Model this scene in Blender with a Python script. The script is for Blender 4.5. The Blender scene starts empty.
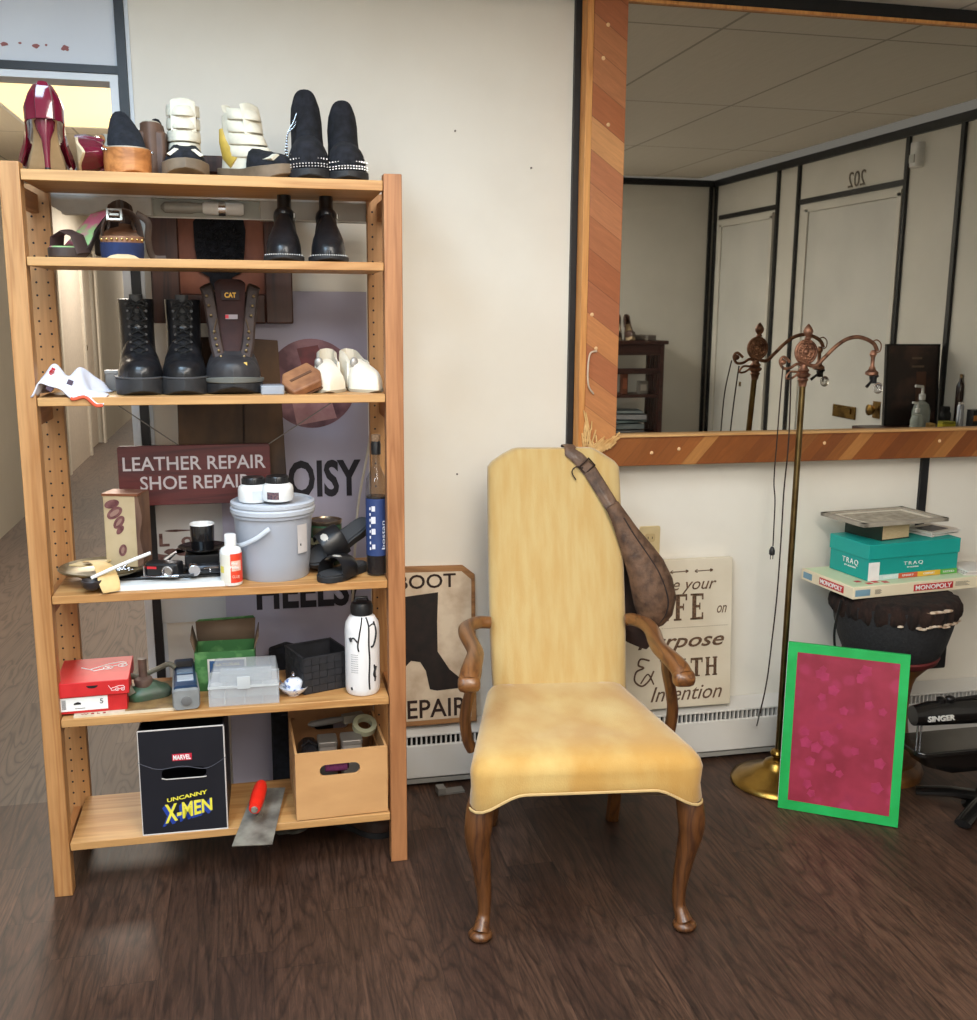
import bpy, bmesh, math, random
from mathutils import Vector, Matrix
random.seed(7)
PI = math.pi
col = bpy.context.scene.collection
# ---------------------------------------------------------------- camera model (metres; camera stands at the origin, 1.471 m up)
FPX, YAW, PITCH, ROLL, CH = 1045.5, .2221, .1889, .0068, 1.471
cyw, syw, cpt, spt = math.cos(YAW), math.sin(YAW), math.cos(PITCH), math.sin(PITCH)
FW = Vector((syw*cpt, cyw*cpt, -spt)); RT0 = Vector((cyw, -syw, 0)); UP0 = RT0.cross(FW)
RT = math.cos(ROLL)*RT0 + math.sin(ROLL)*UP0
UP = -math.sin(ROLL)*RT0 + math.cos(ROLL)*UP0
CAM = Vector((0, 0, CH))
def ray(x, y): return FW + RT*((x-488.5)/FPX) - UP*((y-510)/FPX)
def at(x, y, Y):
    d = ray(x, y); return CAM + d*(Y/d.y)
def atz(x, y, Z):
    d = ray(x, y); return CAM + d*((Z-CH)/d.z)
def XA(px, Y, Z):
    k = (px-488.5)/FPX; a = RT - k*FW
    return -(Y*a.y + (Z-CH)*a.z)/a.x
cam_d = bpy.data.cameras.new('camera'); cam = bpy.data.objects.new('camera', cam_d); col.objects.link(cam)
cam.matrix_world = Matrix(((RT.x, UP.x, -FW.x, 0), (RT.y, UP.y, -FW.y, 0), (RT.z, UP.z, -FW.z, CH), (0, 0, 0, 1)))
cam_d.sensor_fit = 'HORIZONTAL'; cam_d.sensor_width = 36; cam_d.lens = 36*FPX/977; cam_d.clip_start = .05
bpy.context.scene.camera = cam
# ---------------------------------------------------------------- materials
def lin(c):
    o = []
    for v in c[:3]:
        v /= 255; o.append(v/12.92 if v <= .04045 else ((v+.055)/1.055)**2.4)
    return (*o, 1)
MATS = {}
def newmat(name):
    m = bpy.data.materials.new(name); m.use_nodes = True
    return m, m.node_tree.nodes, m.node_tree.links, m.node_tree.nodes['Principled BSDF']
def ramp(n, stops, interp='LINEAR'):
    r = n.new('ShaderNodeValToRGB'); cr = r.color_ramp; cr.interpolation = interp
    while len(cr.elements) < len(stops): cr.elements.new(.5)
    for e, (p, c) in zip(cr.elements, stops): e.position = p; e.color = lin(c)
    return r
def mat(name, c, rough=.5, metal=0, c2=None, scale=30, stretch=(1, 1, 1), bump=0, bscale=None, trans=0, coat=0, alpha=1, ior=1.45, sheen=0, emit=0, detail=6, lo=.35, hi=.65, spec=.5):
    if name in MATS: return MATS[name]
    m, n, l, b = newmat(name); MATS[name] = m
    b.inputs['Base Color'].default_value = lin(c); b.inputs['Roughness'].default_value = rough; b.inputs['Metallic'].default_value = metal
    b.inputs['Transmission Weight'].default_value = trans; b.inputs['Coat Weight'].default_value = coat; b.inputs['Alpha'].default_value = alpha
    b.inputs['IOR'].default_value = ior; b.inputs['Sheen Weight'].default_value = sheen; b.inputs['Specular IOR Level'].default_value = spec
    if emit: b.inputs['Emission Color'].default_value = lin(c); b.inputs['Emission Strength'].default_value = emit
    tc = n.new('ShaderNodeTexCoord'); mp = n.new('ShaderNodeMapping'); mp.inputs['Scale'].default_value = stretch
    l.new(tc.outputs['Object'], mp.inputs['Vector'])
    no = n.new('ShaderNodeTexNoise'); no.inputs['Scale'].default_value = scale; no.inputs['Detail'].default_value = detail
    l.new(mp.outputs['Vector'], no.inputs['Vector'])
    if c2 is None: c2 = tuple(v*.96 for v in c)
    r = ramp(n, [(lo, c), (hi, c2)]); l.new(no.outputs['Fac'], r.inputs['Fac']); l.new(r.outputs['Color'], b.inputs['Base Color'])
    if bump:
        nb = n.new('ShaderNodeTexNoise'); nb.inputs['Scale'].default_value = bscale or scale*3; nb.inputs['Detail'].default_value = 4
        l.new(mp.outputs['Vector'], nb.inputs['Vector'])
        bp = n.new('ShaderNodeBump'); bp.inputs['Strength'].default_value = bump; bp.inputs['Distance'].default_value = .003
        l.new(nb.outputs['Fac'], bp.inputs['Height']); l.new(bp.outputs['Normal'], b.inputs['Normal'])
    return m
def wood(name, c1, c2, axis='z', scale=18, rough=.5, coat=0, knots=None, ring=7):
    """grain running along one object axis"""
    if name in MATS: return MATS[name]
    m, n, l, b = newmat(name); MATS[name] = m
    tc = n.new('ShaderNodeTexCoord'); mp = n.new('ShaderNodeMapping')
    s = [1, 1, 1]; s['xyz'.index(axis)] = .06; mp.inputs['Scale'].default_value = s
    l.new(tc.outputs['Object'], mp.inputs['Vector'])
    w = n.new('ShaderNodeTexNoise'); w.inputs['Scale'].default_value = scale; w.inputs['Detail'].default_value = 3; w.inputs['Distortion'].default_value = .8
    l.new(mp.outputs['Vector'], w.inputs['Vector'])
    mul = n.new('ShaderNodeMath'); mul.operation = 'MULTIPLY'; mul.inputs[1].default_value = ring; l.new(w.outputs['Fac'], mul.inputs[0])
    fr = n.new('ShaderNodeMath'); fr.operation = 'PINGPONG'; fr.inputs[1].default_value = 1; l.new(mul.outputs[0], fr.inputs[0])
    r = ramp(n, [(0, c1), (.65, tuple((a*2+d)/3 for a, d in zip(c1, c2))), (1, c2)])
    l.new(fr.outputs[0], r.inputs['Fac'])
    fine = n.new('ShaderNodeTexNoise'); fine.inputs['Scale'].default_value = scale*9; l.new(mp.outputs['Vector'], fine.inputs['Vector'])
    mx = n.new('ShaderNodeMixRGB'); mx.blend_type = 'MULTIPLY'; mx.inputs['Fac'].default_value = .35
    r2 = ramp(n, [(.3, (190, 180, 170)), (.7, (255, 255, 255))]); l.new(fine.outputs['Fac'], r2.inputs['Fac'])
    l.new(r.outputs['Color'], mx.inputs['Color1']); l.new(r2.outputs['Color'], mx.inputs['Color2'])
    out = mx.outputs['Color']
    if knots:
        v = n.new('ShaderNodeTexVoronoi'); v.inputs['Scale'].default_value = knots
        mpk = n.new('ShaderNodeMapping'); s2 = [1, 1, 1]; s2['xyz'.index(axis)] = .5; mpk.inputs['Scale'].default_value = s2
        l.new(tc.outputs['Object'], mpk.inputs['Vector']); l.new(mpk.outputs['Vector'], v.inputs['Vector'])
        rk = ramp(n, [(.03, (95, 55, 30)), (.07, (255, 255, 255))]); l.new(v.outputs['Distance'], rk.inputs['Fac'])
        mk = n.new('ShaderNodeMixRGB'); mk.blend_type = 'MULTIPLY'; mk.inputs['Fac'].default_value = .8
        l.new(out, mk.inputs['Color1']); l.new(rk.outputs['Color'], mk.inputs['Color2']); out = mk.outputs['Color']
    l.new(out, b.inputs['Base Color'])
    b.inputs['Roughness'].default_value = rough; b.inputs['Coat Weight'].default_value = coat
    return m
def plank_mat(name, e1, e2, width, length, cols, rough=.35, gap=.012, grain=.4, gapcol=.35, gs=9):
    """random-toned planks: e1 = axis across the planks, e2 = axis along them (object space)"""
    m, n, l, b = newmat(name); MATS[name] = m
    tc = n.new('ShaderNodeTexCoord')
    def M(op, a, c=None):
        x = n.new('ShaderNodeMath'); x.operation = op
        for i, v in enumerate((a, c)):
            if v is None: continue
            if isinstance(v, (int, float)): x.inputs[i].default_value = v
            else: l.new(v, x.inputs[i])
        return x.outputs[0]
    def dot(v, k):
        d = n.new('ShaderNodeVectorMath'); d.operation = 'DOT_PRODUCT'; l.new(tc.outputs['Object'], d.inputs[0]); d.inputs[1].default_value = v
        return M('MULTIPLY', d.outputs['Value'], k)
    u = dot(e1, 1/width); v0 = dot(e2, 1/length)
    row = M('FLOOR', u)
    wn = n.new('ShaderNodeTexWhiteNoise'); wn.noise_dimensions = '1D'; l.new(row, wn.inputs['W'])
    v = M('ADD', v0, M('MULTIPLY', wn.outputs['Value'], 7.3))
    cell = M('FLOOR', v)
    cmb = n.new('ShaderNodeCombineXYZ'); l.new(row, cmb.inputs[0]); l.new(cell, cmb.inputs[1])
    w2 = n.new('ShaderNodeTexWhiteNoise'); w2.noise_dimensions = '3D'; l.new(cmb.outputs[0], w2.inputs['Vector'])
    r = ramp(n, [(i/(len(cols)-1), c) for i, c in enumerate(cols)]); l.new(w2.outputs['Value'], r.inputs['Fac'])
    g = n.new('ShaderNodeCombineXYZ'); l.new(M('MULTIPLY', u, width*gs*4), g.inputs[0]); l.new(M('MULTIPLY', v, length*gs*.34), g.inputs[1]); l.new(w2.outputs['Value'], g.inputs[2])
    no = n.new('ShaderNodeTexNoise'); no.inputs['Scale'].default_value = 1.6; no.inputs['Detail'].default_value = 9; no.inputs['Roughness'].default_value = .68; no.inputs['Distortion'].default_value = 1.6
    l.new(g.outputs[0], no.inputs['Vector'])
    r2 = ramp(n, [(.3, (110, 100, 92)), (.52, (200, 195, 190)), (.72, (255, 250, 245))]); l.new(no.outputs['Fac'], r2.inputs['Fac'])
    mx = n.new('ShaderNodeMixRGB'); mx.blend_type = 'MULTIPLY'; mx.inputs['Fac'].default_value = grain
    l.new(r.outputs['Color'], mx.inputs['Color1']); l.new(r2.outputs['Color'], mx.inputs['Color2'])
    fu = M('FRACT', u); fv = M('FRACT', v)
    gu = M('LESS_THAN', fu, gap); gv = M('LESS_THAN', fv, gap*width/length)
    gg = M('MAXIMUM', gu, gv)
    if gs == 12:   # broad cathedral figure on the floor boards
        g2 = n.new('ShaderNodeCombineXYZ'); l.new(M('MULTIPLY', u, width*9), g2.inputs[0]); l.new(M('MULTIPLY', v, length*1.1), g2.inputs[1]); l.new(M('MULTIPLY', w2.outputs['Value'], 9), g2.inputs[2])
        n2 = n.new('ShaderNodeTexNoise'); n2.inputs['Scale'].default_value = 1; n2.inputs['Detail'].default_value = 2; n2.inputs['Distortion'].default_value = .6; l.new(g2.outputs[0], n2.inputs['Vector'])
        pp_ = M('PINGPONG', M('MULTIPLY', n2.outputs['Fac'], 26), 1)
        r5 = ramp(n, [(0, (150, 142, 136)), (.35, (235, 230, 226)), (1, (255, 255, 255))]); l.new(pp_, r5.inputs['Fac'])
        m5 = n.new('ShaderNodeMixRGB'); m5.blend_type = 'MULTIPLY'; m5.inputs['Fac'].default_value = .75; l.new(mx.outputs['Color'], m5.inputs['Color1']); l.new(r5.outputs['Color'], m5.inputs['Color2']); mx = m5
    m3 = n.new('ShaderNodeMixRGB'); m3.blend_type = 'MULTIPLY'; l.new(M('MULTIPLY', gg, .8), m3.inputs['Fac'])
    l.new(mx.outputs['Color'], m3.inputs['Color1']); m3.inputs['Color2'].default_value = (gapcol, gapcol, gapcol, 1)
    l.new(m3.outputs['Color'], b.inputs['Base Color']); b.inputs['Roughness'].default_value = rough
    rr = n.new('ShaderNodeMapRange'); rr.inputs['To Min'].default_value = rough-.08; rr.inputs['To Max'].default_value = rough+.14
    l.new(no.outputs['Fac'], rr.inputs['Value']); l.new(rr.outputs['Result'], b.inputs['Roughness'])
    return m
# ---------------------------------------------------------------- mesh builder
def rotm(rx=0, ry=0, rz=0, loc=(0, 0, 0)):
    return Matrix.Translation(loc) @ Matrix.Rotation(rz, 4, 'Z') @ Matrix.Rotation(ry, 4, 'Y') @ Matrix.Rotation(rx, 4, 'X')
class MB:
    def __init__(s, T=None): s.bm = bmesh.new(); s.T = T or Matrix()
    def v(s, p): return s.bm.verts.new(s.T @ Vector(p))
    def f(s, vs):
        try: return s.bm.faces.new(vs)
        except ValueError: return None
    def box(s, c, d, T=None):
        T = T or Matrix(); x, y, z = (k/2 for k in d); c = Vector(c)
        P = [s.v(c + (T.to_3x3() @ Vector((a*x, b*y, e*z)))) for a in (-1, 1) for b in (-1, 1) for e in (-1, 1)]
        for q in ((0, 1, 3, 2), (4, 6, 7, 5), (0, 4, 5, 1), (2, 3, 7, 6), (0, 2, 6, 4), (1, 5, 7, 3)): s.f([P[i] for i in q])
        return s
    def b2(s, a, b):
        return s.box([(i+j)/2 for i, j in zip(a, b)], [abs(j-i) for i, j in zip(a, b)])
    def loft(s, rings, cap0=True, cap1=True, closed=True):
        R = [[s.v(p) for p in r] for r in rings]; N = len(R[0])
        for a, b in zip(R, R[1:]):
            for i in range(N if closed else N-1):
                j = (i+1) % N; s.f([a[i], a[j], b[j], b[i]])
        if cap0: s.f(R[0][::-1])
        if cap1: s.f(R[-1])
        return s
    def lathe(s, prof, c=(0, 0, 0), seg=32, cap0=True, cap1=True, axis='z'):
        c = Vector(c); rings = []
        for r, z in prof:
            ring = []
            for i in range(seg):
                a = 2*PI*i/seg; p = (r*math.cos(a), r*math.sin(a), z)
                if axis == 'y': p = (p[0], z, p[1])
                if axis == 'x': p = (z, p[0], p[1])
                ring.append(c+Vector(p))
            rings.append(ring)
        return s.loft(rings, cap0, cap1)
    def cyl(s, a, b, r, r2=None, seg=16): return s.tube([a, b], [r, r if r2 is None else r2], seg)
    def tube(s, pts, r, seg=8, flat=1, up=None):
        pts = [Vector(p) for p in pts]
        if not isinstance(r, (list, tuple)): r = [r]*len(pts)
        rings = []; prev = None
        for i, p in enumerate(pts):
            t = (pts[min(i+1, len(pts)-1)] - pts[max(i-1, 0)]).normalized()
            if prev is None:
                a = Vector(up) if up else (Vector((0, 0, 1)) if abs(t.z) < .9 else Vector((1, 0, 0)))
            else: a = prev
            n1 = (a - t*a.dot(t)).normalized(); n2 = t.cross(n1); prev = n1
            rr = r[i] if isinstance(r[i], (tuple, list)) else (r[i], r[i]*flat)
            rings.append([p + n1*(rr[0]*math.cos(2*PI*k/seg)) + n2*(rr[1]*math.sin(2*PI*k/seg)) for k in range(seg)])
        return s.loft(rings)
    def prism(s, poly, y0, y1):      # polygon in x,z pushed along y
        s.loft([[(x, y0, z) for x, z in poly], [(x, y1, z) for x, z in poly]]); return s
    def slab(s, poly, z0, z1):
        s.loft([[(x, y, z0) for x, y in poly], [(x, y, z1) for x, y in poly]]); return s
    def ell(s, c, r, seg=16, rows=10):
        rr = []
        for i in range(rows+1):
            a = -PI/2 + PI*i/rows; k = max(math.cos(a), .02)
            rr.append([(c[0]+r[0]*k*math.cos(2*PI*j/seg), c[1]+r[1]*k*math.sin(2*PI*j/seg), c[2]+r[2]*math.sin(a)) for j in range(seg)])
        return s.loft(rr)
    def grid(s, fn, nu, nv):
        V = [[s.v(fn(i/nu, j/nv)) for j in range(nv+1)] for i in range(nu+1)]
        for i in range(nu):
            for j in range(nv): s.f([V[i][j], V[i+1][j], V[i+1][j+1], V[i][j+1]])
        return s
    def build(s, name, m, parent=None, bevel=0, ang=40, seg=2, solid=0, smooth=True, subd=0, label=None):
        bm = s.bm; bmesh.ops.recalc_face_normals(bm, faces=bm.faces)
        for f in bm.faces: f.smooth = smooth
        bm.normal_update()
        for e in bm.edges:
            if len(e.link_faces) == 2 and e.calc_face_angle(0) > math.radians(ang): e.smooth = False
        me = bpy.data.meshes.new(name); bm.to_mesh(me); bm.free()
        o = bpy.data.objects.new(name, me); col.objects.link(o); me.materials.append(m)
        if parent: o.parent = parent
        if solid:
            d = o.modifiers.new('solid', 'SOLIDIFY'); d.thickness = solid; d.offset = 0
        if bevel:
            d = o.modifiers.new('bevel', 'BEVEL'); d.width = bevel; d.segments = seg; d.limit_method = 'ANGLE'; d.harden_normals = False
        if subd:
            d = o.modifiers.new('sub', 'SUBSURF'); d.levels = subd; d.render_levels = subd
        if label: o['label'] = label
        return o
def tag(o, label, cat, group=None, kind=None):
    o['label'] = label; o['category'] = cat
    if group: o['group'] = group
    if kind: o['kind'] = kind
    return o
def thing(name, label, cat, loc=(0, 0, 0), rz=0, group=None, rx=0, ry=0):
    o = bpy.data.objects.new(name, None); col.objects.link(o); o.empty_display_size = .05
    o.location = loc; o.rotation_euler = (rx, ry, rz); return tag(o, label, cat, group)
def struct(o): o['kind'] = 'structure'; return o
def text(body, m, parent, loc, w=None, h=None, T=None, shear=0, bold=0, name='lettering', depth=.0006, spacing=1, lines=1.0, align='CENTER'):
    """flat lettering standing in the x,z plane of its parent and facing -y unless T turns it; fitted to w x h"""
    cu = bpy.data.curves.new('t', 'FONT'); cu.body = body; cu.shear = shear; cu.offset = bold; cu.extrude = depth; cu.align_x = align
    cu.space_character = spacing; cu.space_line = lines; cu.resolution_u = 3
    ob = bpy.data.objects.new('t', cu); col.objects.link(ob); bpy.context.view_layer.update()
    me = bpy.data.meshes.new_from_object(ob.evaluated_get(bpy.context.evaluated_depsgraph_get()))
    bpy.data.objects.remove(ob); bpy.data.curves.remove(cu)
    xs = [v.co.x for v in me.vertices]; ys = [v.co.y for v in me.vertices]
    x0, x1, y0, y1 = min(xs), max(xs), min(ys), max(ys)
    sx = w/(x1-x0) if w else None; sy = h/(y1-y0) if h else None
    sx = sx or sy; sy = sy or sx
    R = (T or Matrix.Rotation(PI/2, 4, 'X'))
    for v in me.vertices:
        v.co = R @ Vector(((v.co.x-(x0+x1)/2)*sx, (v.co.y-(y0+y1)/2)*sy, v.co.z)) + Vector(loc)
    me.name = name; me.materials.clear(); me.materials.append(m)
    o = bpy.data.objects.new(name, me); col.objects.link(o); o.parent = parent
    return o
def rrect(w, h, r, n=5, cx=0, cy=0):
    out = []
    for k, (sx, sy) in enumerate(((1, 1), (-1, 1), (-1, -1), (1, -1))):
        for i in range(n+1):
            a = PI/2*k + PI/2*i/n
            out.append((cx+sx*(w/2-r)+r*math.cos(a), cy+sy*(h/2-r)+r*math.sin(a)))
    return out
def lerp(tab, t):
    if t <= tab[0][0]: return tab[0][1]
    for (a, b), (c, d) in zip(tab, tab[1:]):
        if t <= c: return b+(d-b)*(t-a)/(c-a) if c > a else d
    return tab[-1][1]
def smooth_path(pts, k=6):
    pts = [Vector(p) for p in pts]; out = []
    for i in range(len(pts)-1):
        p0, p1, p2, p3 = pts[max(i-1, 0)], pts[i], pts[i+1], pts[min(i+2, len(pts)-1)]
        for j in range(k):
            t = j/k
            out.append(.5*((2*p1)+(p2-p0)*t+(2*p0-5*p1+4*p2-p3)*t*t+(3*p1-p0-3*p2+p3)*t**3))
    return out+[pts[-1]]
# common materials
black_paint = mat('black_paint', (22, 22, 24), .45, c2=(30, 30, 33))
white_plastic = mat('white_plastic', (232, 232, 230), .35, c2=(222, 222, 220))
black_plastic = mat('black_plastic', (20, 20, 22), .35, c2=(28, 28, 30))
black_leather = mat('black_leather', (18, 18, 20), .33, c2=(30, 30, 33), bump=.25, bscale=260, coat=.15)
black_suede = mat('black_suede', (15, 16, 20), .95, c2=(30, 31, 38), scale=60, bump=.4, bscale=500)
black_rubber = mat('black_rubber', (26, 26, 28), .6, c2=(40, 40, 42))
gold = mat('aged_brass', (150, 118, 62), .32, 1, c2=(108, 84, 46), scale=14)
chrome = mat('chrome', (200, 200, 205), .18, 1)
white_ink = mat('white_ink', (238, 238, 236), .5, c2=(230, 230, 228))
black_ink = mat('black_ink', (22, 20, 24), .6)
# ================================================================ THE ROOM
WY, CZ = 3.10, 2.395          # mirror wall, ceiling
LX, RX, BY, HY = -1.62, 3.31, -1.19, 22.0
wallm = mat('wall_paint', (232, 227, 216), .75, c2=(226, 220, 208), scale=3, bump=.04, bscale=300)
wall2 = mat('wall_paint_side', (222, 218, 208), .75, c2=(214, 210, 200), scale=3)
hallm = mat('hall_paint', (190, 182, 168), .7, c2=(184, 175, 160), scale=2)
hdr = mat('header_paint', (210, 214, 220), .7, c2=(203, 207, 214), scale=4)
trimw = mat('white_trim', (216, 220, 224), .5, c2=(208, 212, 216), scale=5)
floorm = plank_mat('dark_laminate', (1, 0, 0), (0, 1, 0), .125, 1.25, [(76, 53, 42), (92, 67, 53), (84, 60, 47), (108, 80, 64), (80, 56, 44), (66, 47, 38)], .5, gap=.012, grain=1.0, gs=12)
ceilm = plank_mat('ceiling_tiles', (1, 0, 0), (0, 1, 0), .61, 1.22, [(226, 219, 206), (232, 225, 212)], .9, gap=.02, grain=.1, gapcol=.45)
# make the ceiling tiles line up in a regular grid instead of random staggering
for nd in ceilm.node_tree.nodes:
    if nd.type == 'MATH' and nd.operation == 'MULTIPLY' and abs(nd.inputs[1].default_value-7.3) < 1e-3: nd.inputs[1].default_value = 0
struct(MB().b2((LX-.1, BY-.1, -.1), (RX+.1, WY+.06, 0)).build('floor', floorm))
floorh = plank_mat('hall_laminate_lit', (1, 0, 0), (0, 1, 0), .125, 1.25, [(100, 84, 73), (110, 93, 81), (104, 88, 77), (116, 99, 87)], .5, gap=.010, grain=.5, gs=12)  # paler boards: the pool of hall light is put into their colour
struct(MB().b2((LX-.1, WY+.06, -.1), (-.2, HY, 0)).build('floor_hall', floorh))
cl = MB().b2((LX-.1, BY-.1, 0), (RX+.1, HY, .1)).build('ceiling', ceilm); cl.location = (-.27, .2, CZ); struct(cl)
# back wall: right of the black post it is solid, left of it only a header over the hall opening
struct(MB().b2((-.318, WY, 0), (RX+.1, WY+.12, CZ)).build('wall_back', wallm))
struct(MB().b2((LX, WY, 2.068), (-.318, WY+.12, CZ)).build('wall_header', hdr))
struct(MB().b2((LX, WY-.008, 2.081), (-.318, WY+.02, 2.101)).build('trim_1', black_paint))        # black strip on the header
struct(MB().b2((LX, WY-.0125, 2.060), (-.318, WY, 2.077)).build('trim_2', trimw))
def lean(x0, x1, y0, y1, z1): return MB().prism([(x0+(1.25-z)*.009, z) for z in (0, z1)] + [(x1+(1.25-z)*.009, z) for z in (z1, 0)], y0, y1)
struct(lean(-.334, -.313, WY-.012, WY+.13, 2.075).build('trim_3', trimw))             # opening jamb
struct(lean(-.312, -.288, WY-.014, WY, CZ).build('trim_4', black_paint))              # black post
struct(lean(-.287, -.277, WY-.006, WY, CZ).build('trim_5', trimw))
struct(MB().b2((-.288, WY-.034, 2.350), (RX, WY, CZ)).build('trim_6', black_paint))             # ceiling strip
struct(MB().b2((.944, WY-.016, 0), (.966, WY, 2.352)).build('trim_7', black_paint))
struct(MB().b2((2.196, WY-.012, 0), (2.224, WY, 2.352)).build('trim_8', black_paint))
chip = mat('bare_patch', (150, 95, 92), .8)
for i, (x, y, w, h) in enumerate(((4, 44, 9, 4), (20, 43, 4, 2), (36, 46, 7, 4), (46, 45, 3, 2), (65, 48, 8, 6))):
    p = at(x, y, WY); mb = MB()
    mb.prism([(p.x+.0028*w*.55*math.cos(a)*random.uniform(.5, 1), p.z+.0028*h*.6*math.sin(a)*random.uniform(.5, 1)) for a in [k*PI/6 for k in range(12)]], WY-.0015, WY+.001)
    o = mb.build('trim_%d' % (9+i), chip); struct(o)
# hall wall with its doors, far hall end
struct(MB().b2((LX-.12, BY, 0), (LX, 9.84, CZ)).build('wall_left', hallm))
struct(MB().b2((LX-.12, 12.2, 0), (LX, HY, CZ)).build('wall_left.001', hallm))
struct(MB().b2((LX-.12, 9.84, 2.03), (LX, 12.2, CZ)).build('wall_left.002', hallm))
struct(MB().b2((LX-.12, 9.84, 0), (LX, 11.15, 2.03)).build('door_1', mat('door_pale', (206, 192, 176), .6)))
struct(MB().b2((LX-.16, 11.15, 0), (LX-.06, 12.2, 2.03)).build('door_2', mat('door_pale2', (214, 200, 184), .6)))
for i, (a, b) in enumerate(((9.80, 9.88), (11.11, 11.19), (12.14, 12.26))):
    struct(MB().b2((LX, a, 0), (LX+.02, b, 2.06)).build('trim_%d' % (20+i), mat('frame_pale', (222, 212, 196), .6)))
knob = bpy.data.objects.new('handle', None); col.objects.link(knob); knob.location = (LX-.06, 11.34, 1.07); knob.parent = bpy.data.objects['door_2']
MB().lathe([(.03, 0), (.032, .006), (.012, .012), (.012, .03), (.03, .045), (.028, .065), (.001, .07)], axis='x').build('knob', gold, knob)
MB(rotm(loc=(0, 0, .17))).lathe([(.03, 0), (.03, .014), (.015, .018), (.001, .02)], axis='x').build('lock', gold, knob)
struct(MB().b2((LX-.1, HY-.1, 0), (-.2, HY, CZ)).build('wall_hall_end', hallm))
struct(MB().b2((-.33, WY+.12, 0), (-.25, HY, CZ)).build('wall_hall_right', hallm))
# bright panel light in the hall ceiling
hl = thing('ceiling_light', 'bright warm ceiling light panel in the hallway beyond the opening', 'ceiling light', ((-1.066-.44)/2, 5.35, CZ-.004))
em = mat('light_diffuser', (255, 232, 178), .6, c2=(255, 232, 178), emit=1.1)
MB().box((0, 0, -.008), (.62, 1.2, .006)).build('diffuser', em, hl)
fm = MB()
for a, b, c, d in ((0, .61, .64, .02), (0, -.61, .64, .02), (.32, 0, .02, 1.24), (-.32, 0, .02, 1.24)): fm.box((a, b, -.008), (c, d, .014))
fm.build('frame', white_plastic, hl)
# wall behind the camera, right side wall (both seen in the mirror)
struct(MB().b2((LX-.12, BY-.12, 0), (RX+.12, BY, CZ)).build('wall_front', wall2))
struct(MB().b2((RX, BY, 0), (RX+.12, WY+.12, CZ)).build('wall_right', wall2))
MY = 3.05                      # plane of the mirror glass
def ry(v): return 2*MY - v     # a depth seen in the mirror -> the real depth
k = 30
def strip(a, b):
    global k
    k += 1; struct(MB().b2(a, b).build('trim_%d' % k, black_paint))
strip((LX, BY, CZ-.045), (RX, BY+.02, CZ)); strip((RX-.02, BY, CZ-.045), (RX, WY-.02, CZ))
strip((RX-.05, BY, 0), (RX-.025, BY+.016, CZ-.045)); strip((RX-.016, BY+.02, 0), (RX, BY+.05, CZ-.045))
for v in (6.33, 6.07, 4.97, 4.54, 3.6): strip((RX-.016, ry(v)-.014, 0), (RX, ry(v)+.014, CZ-.045))
strip((RX-.014, ry(6.05), 2.115), (RX, ry(4.98), 2.145)); strip((RX-.014, ry(7.19), 2.115), (RX, ry(6.34), 2.145))
doorm = mat('door_grey', (215, 213, 206), .55, scale=3)
for n_, (a, b) in enumerate(((7.12, 6.40), (5.92, 5.02))):
    d = MB().b2((RX-.012, ry(a), .01), (RX-.001, ry(b), 2.06)).build('door_%d' % (3+n_), doorm); struct(d)
    fr = MB()
    for yy in (ry(a)-.02, ry(b)+.02): fr.box((RX-.012, yy, 1.04), (.02, .035, 2.08))
    fr.box((RX-.012, (ry(a)+ry(b))/2, 2.08), (.02, ry(b)-ry(a)+.07, .035)); f = fr.build('door_frame', wall2, d)
t = text('202', mat('door_number', (105, 95, 80), .6), None, (0, 0, 0), h=.085, name='door_number', T=rotm(PI/2, 0, -PI/2))
t.location = (RX-.003, ry(5.44), 2.20); tag(t, 'brown door number 202 above the reflected door', 'number')
def on_right(name, label, cat, yv, z): return thing(name, label, cat, (RX-.013, ry(yv), z))
o = on_right('mail_slot', 'tarnished brass mail slot in the reflected grey door', 'mail slot', 5.38, .915)
MB().box((-.005, 0, 0), (.01, .23, .07)).build('plate', gold, o, bevel=.002); MB().box((-.013, 0, .008), (.006, .16, .03)).build('flap', gold, o)
o = bpy.data.objects.new('handle', None); col.objects.link(o); o.location = (RX-.013, ry(5.06), .955); o.parent = bpy.data.objects['door_4']
MB().box((-.004, 0, 0), (.008, .07, .09)).build('plate', gold, o); MB().lathe([(.012, -.02), (.028, -.04), (.03, -.055), (.002, -.065)], (0, 0, 0), axis='x').build('knob', gold, o)
o = on_right('motion_sensor', 'small white alarm sensor high on the reflected wall', 'sensor', 4.88, 2.25)
MB().slab(rrect(.06, .07, .02), -.06, .06).build('body', white_plastic, o, bevel=.004); MB().box((-.032, 0, -.02), (.008, .04, .04)).build('lens', mat('milky', (205, 205, 200), .3), o)
o = thing('wall_plate', 'small brass plate on the reflected wall behind the lamp', 'plate', (RX-.005, ry(6.72), .98))
MB().box((0, 0, 0), (.01, .11, .1)).build('plate', gold, o, bevel=.002); MB().box((-.007, 0, 0), (.006, .03, .03)).build('bolt', gold, o)

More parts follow.
